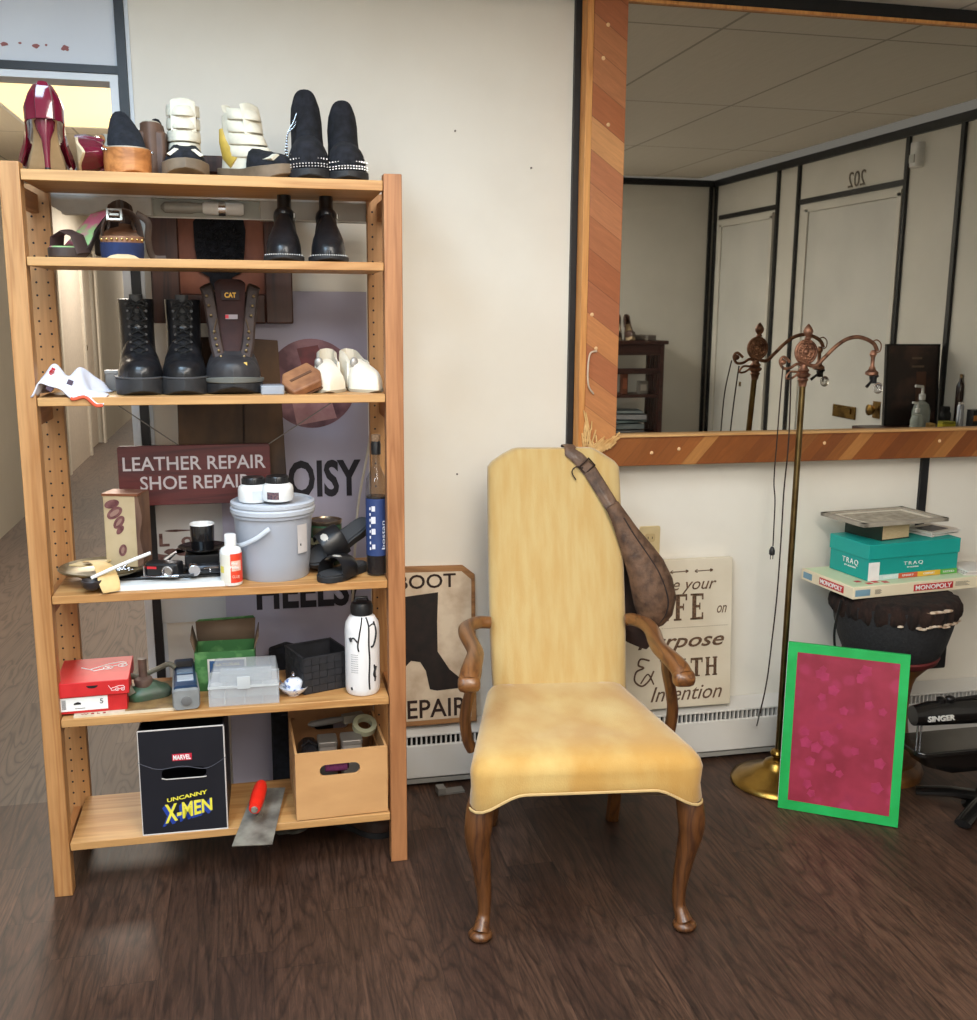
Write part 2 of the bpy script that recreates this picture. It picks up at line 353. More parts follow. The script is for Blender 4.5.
# ================================================================ MIRROR
mir = thing('wall_mirror', 'large wall mirror in a wide chipped frame of diagonal wood planks', 'mirror', (.961, MY, 0))
mg, n_, l_, b_ = newmat('mirror_glass')
b_.inputs['Metallic'].default_value = 1; b_.inputs['Roughness'].default_value = .015; b_.inputs['Base Color'].default_value = lin((204, 202, 194))
MX1 = 2.9-.954
MB().b2((.118, 0, 1.085), (MX1, .008, 2.35)).build('glass', mg, mir)
s2 = .7071
reds = [(158, 88, 54), (186, 112, 64), (206, 140, 84), (170, 98, 62), (214, 156, 98), (178, 106, 72)]
browns = [(134, 76, 34), (156, 92, 42), (124, 68, 32), (150, 86, 38), (138, 78, 34), (190, 132, 72)]
fl = plank_mat('frame_planks_left', (.58, 0, .81), (.81, 0, -.58), .075, 9, reds, .4, gap=.02, grain=.35, gs=14)
fb = plank_mat('frame_planks_bottom', (.75, 0, -.66), (.66, 0, .75), .037, 9, browns, .35, gap=.015, grain=.35, gs=14)
MB().prism([(.02, 1.02), (.122, 1.097), (.122, 2.35), (.02, 2.35)], -.022, .03).build('frame_side', fl, mir, bevel=.002)
MB().prism([(.024, 1.0), (MX1, 1.0), (MX1, 1.095), (.122, 1.095)], -.022, .03).build('frame_side', fb, mir, bevel=.002)
edge = wood('frame_edge_wood', (222, 160, 92), (196, 128, 66), 'z', 20, .5)
MB().b2((.0, -.024, 1.0), (.02, .03, 2.35)).build('frame_edge', edge, mir, bevel=.002)
MB().b2((.122, -.028, 1.090), (MX1, .0, 1.097)).build('frame_edge', wood('frame_edge_wood_x', (214, 168, 110), (190, 140, 84), 'x', 20, .5), mir)
MB().b2((.122, -.012, 2.340), (MX1, .0, 2.349)).build('frame_edge', edge, mir)
sp = MB()
for i in range(90):
    x = random.uniform(.012, .115); z = 1.012+random.uniform(0, .02)+max(0, (.07-x))*random.uniform(0, 2.6)+.1*(x/.12)*.6
    a = random.uniform(.9, 1.5) if x < .06 else random.uniform(1.7, 2.2); L = random.uniform(.015, .06)
    sp.box((x, -.026-random.random()*.006, z), (.004, .004, L), T=Matrix.Rotation(a-1.2, 4, 'Y'))
sp.build('splinters', mat('raw_wood', (226, 188, 128), .8, c2=(196, 150, 92)), mir, label='splintered raw wood at the broken corner')
for x, z in ((.062, 2.27), (.05, 2.18), (.07, 2.0), (.035, 1.46), (.05, 1.36), (.33, 1.05), (1.25, 1.056), (.24, 1.04), (.83, 1.058)):
    MB().ell((x, -.023, z), (.006, .003, .006), 8, 4).build('chip', mat('chip_pale', (232, 190, 140), .8), mir)
lp = smooth_path([(.052, -.026, 1.352), (.03, -.03, 1.345), (.022, -.036, 1.30), (.026, -.034, 1.25), (.045, -.026, 1.225)])
MB().tube(lp, .0028, 6).build('wire_loop', mat('pale_wire', (206, 184, 160), .5), mir)

# ================================================================ BASEBOARD HEATER (one long unit)
ht = thing('baseboard_heater', 'long white baseboard heater with dark louvres along the wall', 'heater', (.30, 3.03, 0))
hm = mat('heater_enamel', (218, 216, 212), .4, c2=(210, 208, 203), scale=4)
W_ = 2.6
MB().prism([(0, .03), (W_, .03), (W_, .138), (0, .138)], -.002, .01).build('front_panel', hm, ht, bevel=.003)
MB().loft([[(x, 0, .1725), (x, .068, .193), (x, .068, .186), (x, .0, .166)] for x in (0, W_)]).build('top', hm, ht, bevel=.001)
MB().b2((0, .03, .03), (W_, .066, .18)).build('back', mat('heater_dark', (24, 22, 20), .8), ht)
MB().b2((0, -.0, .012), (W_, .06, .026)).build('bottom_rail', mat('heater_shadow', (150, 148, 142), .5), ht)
lv = MB()
for i in range(int(W_/.0155)): lv.box((.006+i*.0155, .012, .152), (.0050, .014, .034))
lv.build('louvres', hm, ht, smooth=False)

# ================================================================ SIGNS BY THE HEATER
o = thing('boot_repair_sign', 'wooden sign with a black heeled boot and lettering, on the heater left of the chair', 'sign', (.5125, 3.045, .196), rx=-.085)
prof = [(-.143, 0), (.1425, 0), (.1425, .47), (.105, .5), (-.143, .505)]
MB().prism(prof, 0, .022).build('board', wood('sign_board', (176, 128, 80), (138, 96, 58), 'x', 16, .6), o, bevel=.003)
face = mat('sign_face', (214, 196, 172), .7, c2=(176, 150, 124), scale=14, lo=.42, hi=.75)
MB().prism([(-.143, .018), (.125, .018), (.13, .455), (.1, .482), (-.143, .487)], -.002, .0).build('face', face, o)
bk = [(x_*1.15+.034, .11+(z_-.115)*1.18) for x_, z_ in [(-.1, .37), (-.008, .378), (-.012, .30), (-.012, .22), (.02, .17), (.06, .135), (.085, .12), (-.015, .115), (-.035, .12), (-.045, .17), (-.06, .195), (-.085, .2), (-.105, .18), (-.108, .11), (-.118, .11), (-.12, .2), (-.115, .24), (-.103, .28)]]
MB().prism(bk, -.0035, -.0015).build('boot_picture', mat('burnt_black', (38, 26, 22), .7, c2=(24, 18, 16)), o)
burnt = mat('burnt_line', (46, 28, 22), .8)
text('BOOT', burnt, o, (-.010, -.003, .456), w=.182, h=.044, bold=.01)
text('REPAIR', burnt, o, (-.006, -.003, .055), w=.235, h=.058, bold=.01)

o = thing('quote_board', 'cream quote board with script and block lettering, behind the chair arm', 'sign', (1.325, 3.03, .194), rx=-.075)
MB().b2((-.185, 0, 0), (.186, .024, .492)).build('board', mat('cream_board', (222, 212, 192), .6, c2=(212, 200, 178), scale=6), o, bevel=.002)
ink = mat('brown_ink', (72, 50, 36), .7, c2=(120, 92, 70), scale=160)
def hand(pts, r=.0028, name='lettering'):
    return MB().tube(smooth_path([(x, -.0015, z) for x, z in pts]), r, 6, flat=.5).build(name, ink, o)
for cx in (-.09, .0, .085):
    hand([(cx-.03, .452), (cx+.03, .4535)], .0014, 'arrow'); hand([(cx-.022, .458), (cx-.031, .452), (cx-.022, .447)], .0012, 'arrow')
    hand([(cx+.022, .457), (cx+.03, .4535), (cx+.022, .449)], .002, 'arrow')
text('Live your', ink, o, (.02, -.001, .405), w=.22, h=.052, shear=.35)
def slab_word(s, x, z, w, h, gapx, th=.3):
    mb = MB()
    def B(a, b, c, d): mb.b2((x+a*w, -.0018, z+b*h), (x+c*w, -.0002, z+d*h))
    for ch in s:
        if ch in 'LIFEHT':
            if ch == 'H':
                B(.05, 0, .3, 1); B(.7, 0, .95, 1); B(.2, .45, .8, .56); B(-.02, 0, .38, .07); B(-.02, .93, .38, 1); B(.62, 0, 1.02, .07); B(.62, .93, 1.02, 1)
            elif ch == 'T': B(.36, 0, .64, 1); B(0, .88, 1, 1); B(.22, 0, .78, .07); B(-.02, .74, .07, 1); B(.93, .74, 1.02, 1)
            elif ch == 'I': B(.34, 0, .66, 1); B(.15, 0, .85, .07); B(.15, .93, .85, 1)
            else:
                B(.12, 0, .42, 1); B(-.02, 0, .55, .07); B(-.02, .93, .55, 1)
                if ch in 'LE': B(.4, 0, .95, .09); B(.86, 0, .97, .26)
                if ch in 'FE': B(.4, .91, .95, 1); B(.86, .76, .97, 1); B(.4, .46, .72, .56); B(.66, .38, .74, .64)
        elif ch == 'W':
            for a, b in ((.0, .28), (.28, .5), (.5, .74), (.74, 1)):
                up_ = a in (.28, .74)
                za, zb = (0, 1) if up_ else (1, 0)
                mb.prism([(x+(a-.05)*w, z+za*h), (x+(a+.13)*w, z+za*h), (x+(b+.09)*w, z+zb*h), (x+(b-.09)*w, z+zb*h)], -.0018, -.0002)
            B(-.1, .93, .2, 1); B(.9, .93, 1.15, 1)
        x += w+gapx
    mb.build('lettering', ink, o, smooth=False)
slab_word('LIFE', -.13, .292, .045, .086, .012)
text('on', ink, o, (.150, -.001, .322), w=.034, h=.025, shear=.35)
dl = MB()
for i in range(40): dl.ell((-.17+i*.0087, -.001, .268), (.0014, .001, .0014), 6, 4)
dl.build('dotted_line', ink, o)
text('Purpose', ink, o, (.01, -.001, .218), w=.30, h=.062, shear=.35, bold=.012)
hand([(-.10, .165), (-.13, .172), (-.138, .152), (-.12, .142), (-.145, .13), (-.15, .1), (-.125, .082), (-.1, .1), (-.085, .13)], .003)
hand([(-.13, .09), (-.105, .12), (-.085, .085)], .0025)
slab_word('WITH', -.06, .102, .04, .062, .012)
text('Intention', ink, o, (.03, -.001, .05), w=.25, h=.05, shear=.35)

o = thing('wall_outlet', 'beige wall socket plate beside the leather bag', 'outlet', (1.232, WY-.003, .735))
MB().prism([(x, z) for x, z in rrect(.07, .115, .006)], -.003, .003).build('plate', mat('beige_plate', (206, 186, 142), .5), o, bevel=.001)
MB().prism([(x, z) for x, z in rrect(.034, .028, .008, cy=.02)], -.005, -.002).build('socket', mat('beige_socket', (190, 168, 124), .5), o)
MB().prism([(x, z) for x, z in rrect(.034, .028, .008, cy=-.02)], -.005, -.002).build('socket', mat('beige_socket', (190, 168, 124), .5), o)
hl_ = MB()
for zz in (.02, -.02):
    for xx in (-.007, .007): hl_.box((xx, -.005, zz), (.002, .002, .008))
hl_.build('slots', black_plastic, o)
o = thing('wall_outlet', 'black wall outlet plate behind the drum', 'outlet', (2.29, WY-.004, .30))
MB().prism([(x, z) for x, z in rrect(.14, .125, .006)], -.004, .004).build('plate', black_plastic, o, bevel=.001)
MB().ell((.0, -.006, 0), (.025, .004, .012)).build('socket', black_rubber, o)
nail = MB()
for x, y in ((457, 474), (455, 131), (531, 168)):
    p = at(x, y, WY); n1 = tag(MB().cyl((p.x, WY-.004, p.z), (p.x, WY+.002, p.z), .0028).build('wall_nail', mat('nail_grey', (120, 112, 104), .5, .4)), 'tiny nail left in the bare wall between shelf and mirror', 'nail', 'nails in the bare wall')

# ================================================================ CHAIR
CH0 = (.731, 2.174, 0); CR = math.atan2(-.128, .992)
ch = thing('upholstered_armchair', 'tall yellow velvet armchair with carved wooden arms and curved legs', 'armchair', CH0, CR)
cex = Vector((.992, -.128, 0)).normalized(); cey = Vector((.128, .992, 0)).normalized()
def cl_at(x, y, dep):
    o_ = Vector(CH0); d = ray(x, y); t = (dep-(CAM-o_).dot(cey))/d.dot(cey); p = CAM+d*t-o_
    return Vector((p.dot(cex), dep, p.z))
velvet = mat('gold_velvet', (180, 138, 68), .85, c2=(196, 168, 106), scale=5, stretch=(1.6, 1, .7), bump=.3, bscale=260, sheen=.35, lo=.38, hi=.68)
vel2 = mat('gold_velvet_back', (188, 162, 108), .85, c2=(182, 150, 92), scale=16, stretch=(3, 1, .35), bump=.3, bscale=260, sheen=.35)
pipe = mat('gold_piping', (190, 162, 112), .8)
oak = wood('chair_oak', (106, 66, 32), (70, 40, 20), 'z', 30, .38, coat=.25)
oak_y = wood('chair_oak_arm', (124, 80, 40), (86, 52, 26), 'y', 30, .38, coat=.25)
N = 120
def outline(off=0):
    """seat plan: wide front, narrow back, rounded corners"""
    pts = []
    fw, bw, y0, y1 = .281+off, .190+off, -.04-off, .485
    cs = [(-fw, y0, .055), (fw, y0, .055), (bw, y1, .02), (-bw, y1, .02)]
    P = []
    for i, (x, y, r) in enumerate(cs):
        a = Vector((x, y)); pr_ = Vector(cs[i-1][:2]); nx = Vector(cs[(i+1) % 4][:2])
        d0 = (pr_-a).normalized(); d1 = (nx-a).normalized()
        for j in range(9):
            t = j/8; P.append((a+d0*r)*(1-t)**2 + a*2*t*(1-t) + (a+d1*r)*t*t)
    # resample
    Q = P+[P[0]]; Ls = [0]
    for a, b in zip(Q, Q[1:]): Ls.append(Ls[-1]+(b-a).length)
    out = []
    for k_ in range(N):
        s = Ls[-1]*k_/N; i = max(j for j in range(len(Ls)) if Ls[j] <= s+1e-9); i = min(i, len(Q)-2)
        out.append(Q[i].lerp(Q[i+1], (s-Ls[i])/(Ls[i+1]-Ls[i]+1e-9)))
    return out
def zb(p):
    ax = abs(p.x)
    if p.y < .02: 
        t = max(0, min(1, (ax-.15)/.115)); t = t*t*(3-2*t); return .380-.043*t
    t = max(0, min(1, (p.y-.03)/.15)); t = t*t*(3-2*t); return .337+.04*t
def bow(p):   # front edge swells forward a little, seat crown
    return p
cen = Vector((0, .21))
def ring(off, zf, sc=1):
    r = []
    for p in outline(off):
        q = cen+(p-cen)*sc; r.append((q.x, q.y, zf(p) if callable(zf) else zf))
    return r
def zt(base): return lambda p: base
mb = MB()
mb.loft([ring(-.02, lambda p: zb(p)+.004), ring(-.003, lambda p: zb(p)), ring(.002, lambda p: zb(p)+.012), ring(-.002, lambda p: zb(p)*.5+.425*.5), ring(.001, .425), ring(-.004, .442), ring(-.016, .455), ring(-.035, .463), ring(-.035, .468, .8), ring(-.035, .464, .5), ring(-.035, .459, .2), ring(-.035, .458, .02)])
mb.build('seat', velvet, ch, ang=70)
MB().tube([(p.x, p.y, zb(p)+.002) for p in outline(.002)] + [(outline(.002)[0].x, outline(.002)[0].y, zb(outline(.002)[0])+.002)], .0035, 6).build('piping', pipe, ch)
def yf(z): return .452+(z-.45)*.31      # front face of the backrest
rings = []
for z, hw, th in ((.40, .17, .05), (.41, .186, .07), (.5, .189, .078), (.62, .192, .078), (.75, .1925, .078), (.9, .191, .075), (1.0, .1895, .072), (1.035, .188, .07), (1.05, .176, .068), (1.070, .145, .064), (1.084, .118, .058), (1.088, .108, .04)):
    n_ = 24; r = []
    for k_ in range(n_*2):
        a = PI*k_/n_; c, s = math.cos(a), math.sin(a)
        x = hw*(abs(c)**.32)*(1 if c > 0 else -1); y = th/2*(abs(s)**.6)*(1 if s > 0 else -1)
        r.append((.012+x, yf(z)+th/2+y-.006*math.cos(x/hw*1.5)*1, z))
    rings.append(r)
MB().loft(rings).build('backrest', vel2, ch, ang=60)
for s in (-1, 1):
    # cabriole front legs
    L = smooth_path([(s*.243, .012, .355), (s*.25, .004, .325), (s*.254, -.002, .285), (s*.255, -.0, .25), (s*.248, .006, .2), (s*.241, .012, .14), (s*.237, .016, .09), (s*.238, .014, .055), (s*.243, .004, .035), (s*.247, -.004, .02)], 4)
    rr = [lerp([(.0, .03), (.1, .033), (.22, .033), (.35, .029), (.5, .0215), (.65, .017), (.78, .0155), (.86, .017), (1, .022)], i/(len(L)-1)) for i in range(len(L))]
    mb = MB().tube(L, rr, 16)
    mb.lathe([(.012, .0), (.022, .002), (.028, .009), (.029, .015), (.024, .021), (.012, .026)], (s*.248, -.004, 0), 20)
    mb.build('leg', oak, ch, ang=60)
    L = [(s*.165+.01, .47, .36), (s*.17+.01, .48, .25), (s*.175+.01, .51, .12), (s*.18+.01, .56, .0)]
    MB().tube(smooth_path(L, 4), [(.02, .02)]*13, 8).build('leg', oak, ch)
    # arms: back joint -> elbow -> waist -> scrolled tip
    A = smooth_path([(s*.19+.008, .50, .628), (s*.215-.002, .49, .632), (s*.243-.006, .44, .634), (s*.248-.006, .38, .632), (s*.24-.006, .31, .628), (s*.236-.006, .25, .626), (s*.246-.006, .19, .622), (s*.257-.006, .145, .612), (s*.262-.006, .118, .598)], 5)
    n_ = len(A)
    ar = [(lerp([(0, .017), (.3, .017), (.7, .018), (.9, .021), (1, .021)], i/(n_-1)), lerp([(0, .016), (.25, .022), (.6, .021), (.85, .025), (1, .026)], i/(n_-1))) for i in range(n_)]
    mb = MB().tube(A, ar, 14, up=(0, 0, 1))
    mb.lathe([(.003, -.027), (.012, -.026), (.018, -.022), (.021, -.012), (.021, .012), (.018, .022), (.012, .026), (.003, .027)], (s*.262-.006, .118, .594), 18, axis='x')
    mb.build('arm', oak_y, ch, ang=60)
    Pp = smooth_path([(s*.242, .22, .622), (s*.243, .225, .58), (s*.258, .235, .52), (s*.268, .245, .46), (s*.262, .25, .40), (s*.25, .25, .37)], 4)
    MB().tube(Pp, [(.0145, lerp([(0, .022), (.5, .019), (1, .024)], i/(len(Pp)-1))) for i in range(len(Pp))], 12, up=(1, 0, 0)).build('arm_post', oak, ch)
MB().b2((-.17, .455, .34), (.19, .485, .40)).build('rear_rail', oak, ch, bevel=.004)

# ---- leather bag slung over the chair
bagm = mat('brown_leather', (100, 74, 56), .6, c2=(58, 40, 30), scale=34, bump=.9, bscale=70, coat=.1, lo=.4, hi=.7)
bagd = mat('dark_leather', (48, 32, 28), .55, c2=(34, 24, 22), scale=20, bump=.4, bscale=80)
bg = thing('leather_sling_bag', 'worn brown leather sling bag hung over the top corner of the yellow chair', 'bag', CH0, CR)
def bagpath(tab, dep):
    return [(cl_at(x, y, dep(cl_at(x, y, .6).z)), w*.0031/2) for x, y, w in tab]
front = lambda z: yf(z)-.014
st = bagpath([(570, 452, 11), (578, 458, 12), (590, 471, 13), (602, 490, 13), (613, 508, 13)], front)
c0 = [Vector((.058, .74, .99)), Vector((.06, .735, 1.05)), Vector((.056, .705, 1.092)), Vector((.055, .67, 1.0955)), Vector((.056, .648, 1.093))]
def ribbon(cps, th):
    r = []
    for i, (c, w) in enumerate(cps):
        t = (cps[min(i+1, len(cps)-1)][0]-cps[max(i-1, 0)][0]).normalized()
        nrm = Vector((0, -1, .25)).normalized()
        if not isinstance(th, list) and i < 5: nrm = (Vector((0, 1, 0)), Vector((0, .9, .4)), Vector((0, .2, 1)), Vector((0, -.1, 1)), Vector((0, -.8, .8)))[i].normalized()
        sd = t.cross(nrm).normalized(); nn = sd.cross(t).normalized()
        h_ = th if not isinstance(th, list) else th[i]
        r.append([c+sd*(w*math.cos(2*PI*k_/14)*1.0)+nn*(h_*math.sin(2*PI*k_/14)) for k_ in range(14)])
    return r
MB().loft(ribbon([(c, .017) for c in c0]+st, .003)).build('strap', bagm, bg)
body = bagpath([(612, 505, 15), (619, 517, 18), (627, 533, 24), (637, 551, 33), (646, 568, 41), (652, 585, 46), (655, 600, 46), (654, 612, 40), (651, 621, 28), (649, 627, 12)], lambda z: .575-(.95-z)*.05)
MB().loft(ribbon([(c_q, w_q*.88) for c_q, w_q in body], [.006, .01, .016, .024, .032, .037, .038, .034, .026, .012])).build('pouch', bagm, bg)
seam = [c+Vector((w*.42, -.8*[.006, .01, .016, .024, .032, .037, .038, .034, .026, .012][i]-.002, 0)) for i, (c, w) in enumerate(body)]
MB().tube(smooth_path(seam[1:9], 3), .0022, 6).build('seam', bagd, bg)
back = bagpath([(626, 520, 10), (630, 545, 16), (634, 575, 26), (637, 600, 34), (640, 622, 36), (640, 636, 34), (636, 645, 22)], lambda z: .63)
MB().loft(ribbon(back, [.01, .012, .016, .018, .02, .018, .012])).build('back_pouch', bagd, bg, label='dark rear pouch')
bu = cl_at(587, 466, yf(1.04)-.018)
bq = MB(rotm(0, -.75, 0, bu))
for a, b, c, d in ((0, .013, .036, .004), (0, -.013, .036, .004), (.018, 0, .004, .03), (-.018, 0, .004, .03)): bq.box((a, 0, b), (c, .004, d))
bq.build('buckle', mat('dark_metal', (60, 48, 42), .4, .8), bg)
MB().tube(smooth_path([cl_at(583, 468, yf(1.04)-.016), cl_at(576, 467, yf(1.04)-.02), cl_at(572, 472, yf(1.03)-.02), cl_at(576, 480, yf(1.02)-.018)]), .002, 6).build('lace', bagd, bg)

# ================================================================ FLOOR LAMP
lb = atz(776, 782, 0)
lam = thing('floor_lamp', 'antique brass floor lamp with ornate medallion and curved arm, no shade', 'floor lamp', (lb.x, lb.y, 0))
brass = mat('lamp_brass', (176, 142, 72), .28, 1, c2=(140, 108, 52), scale=10)
copper = mat('lamp_copper', (168, 124, 100), .5, .85, c2=(104, 72, 58), scale=40)
MB().lathe([(.001, .0), (.138, .0), (.143, .006), (.14, .014), (.12, .024), (.085, .034), (.06, .05), (.045, .056), (.04, .07), (.022, .08), (.012, .084)], (0, 0, 0), 48).build('base', brass, lam, ang=50)
MB().lathe([(.008, .085), (.02, .09), (.024, .1), (.02, .108), (.01, .112)], (0, 0, 0), 24).build('collar', brass, lam)
TY = .062
def lt(x, y): p = at(x, y, lb.y+TY); return Vector((p.x-lb.x, TY, p.z))
top = lt(803, 378)
MB().tube([(0, 0, .08), (top.x*.5, TY*.5, (top.z+.08)/2), top], .0095, 20).build('pole', mat('pole_brass', (124, 106, 70), .3, 1, c2=(96, 78, 48), scale=12), lam)
MB(Matrix.Translation(top)).lathe([(.011, -.025), (.013, -.01), (.017, -.006), (.013, .0), (.02, .006), (.022, .012), (.014, .017), (.018, .023), (.012, .03), (.01, .04)], seg=24).build('neck', copper, lam)
md = lt(806, 352)
mb = MB()
for R_, r_ in ((.034, .0045), (.026, .003), (.013, .0035)):
    mb.tube([md+Vector((R_*math.cos(2*PI*k_/28), 0, R_*math.sin(2*PI*k_/28))) for k_ in range(29)], r_, 8)
for k_ in range(8):
    a = 2*PI*k_/8; mb.ell(md+Vector((.019*math.cos(a), 0, .019*math.sin(a))), (.005, .005, .005), 8, 6)
for k_ in range(8):
    a = 2*PI*k_/8+.4; mb.ell(md+Vector((.031*math.cos(a), -.002, .031*math.sin(a))), (.0035, .005, .0035), 8, 6)
mb.prism([(md.x+.03*math.cos(2*PI*k_/24), md.z+.03*math.sin(2*PI*k_/24)) for k_ in range(24)], md.y-.001, md.y+.002)
mb.ell(md, (.008, .006, .008), 10, 8); mb.build('medallion', copper, lam)
f_ = lt(808, 336)
MB(Matrix.Translation(f_)).lathe([(.004, -.012), (.011, -.008), (.007, -.002), (.013, .006), (.015, .014), (.011, .024), (.005, .032), (.001, .036)], seg=18).build('finial', copper, lam)
arm = smooth_path([lt(798, 360), lt(814, 366), lt(824, 358), lt(834, 348), lt(845, 340), lt(856, 337), lt(866, 339), lt(874, 344), lt(877, 351)], 5)
MB().tube(arm, [.006]*len(arm), 10).build('arm', copper, lam)
sc = smooth_path([lt(790, 362), lt(784, 357), lt(780, 361), lt(783, 368), lt(790, 368), lt(797, 364), lt(803, 366)], 5)
mb = MB().tube(sc, .0045, 8)
mb.tube(smooth_path([lt(798, 372), lt(790, 372), lt(786, 378), lt(792, 378), lt(800, 372)], 4), .0035, 8); mb.ell(lt(783, 362), (.011, .006, .009), 10, 8); mb.build('scroll', copper, lam)
MB().tube(smooth_path([lt(872, 342), lt(877, 340), lt(881, 344), lt(880, 351), lt(875, 353)], 5), .002, 6).build('ring', copper, lam)
so = lt(873, 356)
MB(Matrix.Translation(so)).lathe([(.005, .018), (.009, .012), (.011, .004), (.006, -.004), (.006, -.03), (.009, -.034), (.011, -.042), (.019, -.048), (.02, -.056), (.012, -.06)], seg=20).build('socket', copper, lam)
ks = lt(873, 378)
mb = MB(); mb.cyl(ks+Vector((0, 0, .006)), ks+Vector((.002, 0, -.016)), .012, .010); mb.cyl(ks+Vector((-.004, -.004, -.006)), ks+Vector((-.026, -.01, -.026)), .0035, .005); mb.ell(ks+Vector((.004, 0, .006)), (.014, .012, .007)); mb.build('switch', black_plastic, lam)
glassm = mat('clear_glass', (240, 240, 240), .04, c2=(240, 240, 240), trans=.95)
MB().ell(lt(878, 388)+Vector((0, 0, 0)), (.015, .015, .018)).build('bulb', glassm, lam)
cordm = mat('lamp_cord', (48, 34, 28), .5)
def px_path(tab, dy): return [at(x, y, lb.y+d_)-Vector((lb.x, lb.y, 0)) for (x, y), d_ in zip(tab, dy)]
c1 = px_path([(783, 366), (780, 400), (777, 440), (774, 480), (775, 500), (774, 525), (773, 546)], [.045, .03, .025, .025, .025, .03, .03])
MB().tube(smooth_path(c1, 5), .0022, 6).build('cord', cordm, lam)
c2_ = px_path([(791, 372), (790, 410), (788, 450), (784, 490), (781, 540), (777, 595), (772, 640), (767, 680), (760, 712), (750, 730)], [.045, .03, .02, .02, .02, .02, .02, .03, .04, .05])
e1 = atz(741, 741, .006); e2 = atz(727, 746, .004); e3 = atz(717, 758, .004)
c2_[-1:] = []
c2_ += [Vector((e.x-lb.x, e.y-lb.y, e.z)) for e in (atz(752, 735, .01), e2, e3)]
MB().tube(smooth_path(c2_, 5), .0025, 6).build('cord', cordm, lam)
pg = at(772, 551, lb.y+.03)-Vector((lb.x, lb.y, 0))
mb = MB(Matrix.Translation(pg)); mb.lathe([(.003, .014), (.006, .01), (.009, .002), (.009, -.01), (.006, -.013)], seg=12)
mb.cyl((-.004, 0, -.012), (-.004, 0, -.026), .0013); mb.cyl((.004, 0, -.012), (.004, 0, -.026), .0013); mb.build('plug', black_plastic, lam)

# ================================================================ PAINTED CANVAS leaning
bl = atz(777.5, 807.5, 0); br = atz(895.5, 828.5, 0); ex = (br-bl).normalized(); W_ = (br-bl).length
nb = Vector((-ex.y, ex.x, 0)); tl = .0; H_ = .508; lean = .12; W_ += .006
cv = thing('painted_canvas', 'magenta flowered canvas with bright green taped border leaning by the lamp', 'canvas', tuple(bl), math.atan2(ex.y, ex.x), ry=-.008)
green = mat('green_border', (20, 160, 74), .5, c2=(28, 174, 88), scale=12)
mm, n_, l_, b_ = newmat('magenta_paint')
tc = n_.new('ShaderNodeTexCoord'); no = n_.new('ShaderNodeTexNoise'); no.inputs['Scale'].default_value = 9; no.inputs['Detail'].default_value = 8
vo = n_.new('ShaderNodeTexVoronoi'); vo.inputs['Scale'].default_value = 17; vo.inputs['Randomness'].default_value = .8
l_.new(tc.outputs['Object'], no.inputs['Vector'])
mxv = n_.new('ShaderNodeMixRGB'); mxv.inputs['Fac'].default_value = .06; l_.new(tc.outputs['Object'], mxv.inputs['Color1']); l_.new(no.outputs['Color'], mxv.inputs['Color2']); l_.new(mxv.outputs['Color'], vo.inputs['Vector'])
r1 = ramp(n_, [(.35, (132, 28, 50)), (.6, (154, 40, 66)), (.75, (140, 36, 66))]); l_.new(no.outputs['Fac'], r1.inputs['Fac'])
r2 = ramp(n_, [(.22, (172, 50, 92)), (.36, (150, 42, 70))]); l_.new(vo.outputs['Distance'], r2.inputs['Fac'])
r3 = ramp(n_, [(.2, (180, 180, 180)), (.42, (0, 0, 0))]); l_.new(vo.outputs['Distance'], r3.inputs['Fac'])
mx = n_.new('ShaderNodeMixRGB'); l_.new(r3.outputs['Color'], mx.inputs['Fac']); l_.new(r1.outputs['Color'], mx.inputs['Color1']); l_.new(r2.outputs['Color'], mx.inputs['Color2'])
l_.new(mx.outputs['Color'], b_.inputs['Base Color']); b_.inputs['Roughness'].default_value = .55
T = Matrix.Rotation(-lean, 4, 'X')
MB(T).b2((0, 0, 0), (W_, .016, H_)).build('canvas', green, cv, bevel=.001)
MB(T).b2((.028, -.0015, .03), (W_-.026, .001, H_-.028)).build('painting', mm, cv, label='magenta painted centre with faint flowers')
MB(T).b2((-.001, .003, .02), (.0005, .0165, H_-.002)).build('side_edge', white_ink, cv)
fmat = mat('flower_pink', (168, 50, 90), .6, c2=(148, 40, 72), scale=30)
for i in range(26):
    x, z = random.uniform(.055, W_-.055), random.uniform(.06, H_-.06); R_ = random.uniform(.010, .02); a0 = random.random()*6
    MB(T).prism([(x+R_*(1 if k_ % 2 == 0 else .74)*math.cos(a0+PI*k_/5), z+R_*(1 if k_ % 2 == 0 else .74)*math.sin(a0+PI*k_/5)) for k_ in range(10)], -.0021-i*.00006, -.0014).build('flower', fmat, cv)

# ================================================================ DRUM with boxes on it
dr = thing('djembe_drum', 'goblet drum with black fabric bowl, dark fur rim and carved wooden foot', 'drum', (1.955, 2.83, 0))
carv = mat('carved_wood', (150, 98, 44), .5, c2=(96, 60, 30), scale=12, bump=.6, bscale=30)
MB().lathe([(.01, .0), (.125, .0), (.13, .02), (.12, .045), (.105, .05), (.108, .065), (.098, .075), (.1, .09), (.088, .1), (.09, .115), (.078, .13), (.07, .18), (.068, .26), (.075, .31), (.085, .34), (.12, .38), (.14, .40)], (0, 0, 0), 48).build('foot', carv, dr, ang=60)
MB().lathe([(.125, .385), (.142, .395), (.148, .41), (.14, .42)], (0, 0, 0), 48).build('band', mat('red_band', (96, 30, 30), .7), dr)
MB().lathe([(.13, .40), (.148, .42), (.165, .46), (.178, .51), (.186, .56), (.188, .585)], (0, 0, 0), 48).build('bowl', mat('black_weave', (28, 28, 30), .8, c2=(40, 40, 43), scale=120, bump=.8, bscale=240), dr, ang=60)
fur = MB()
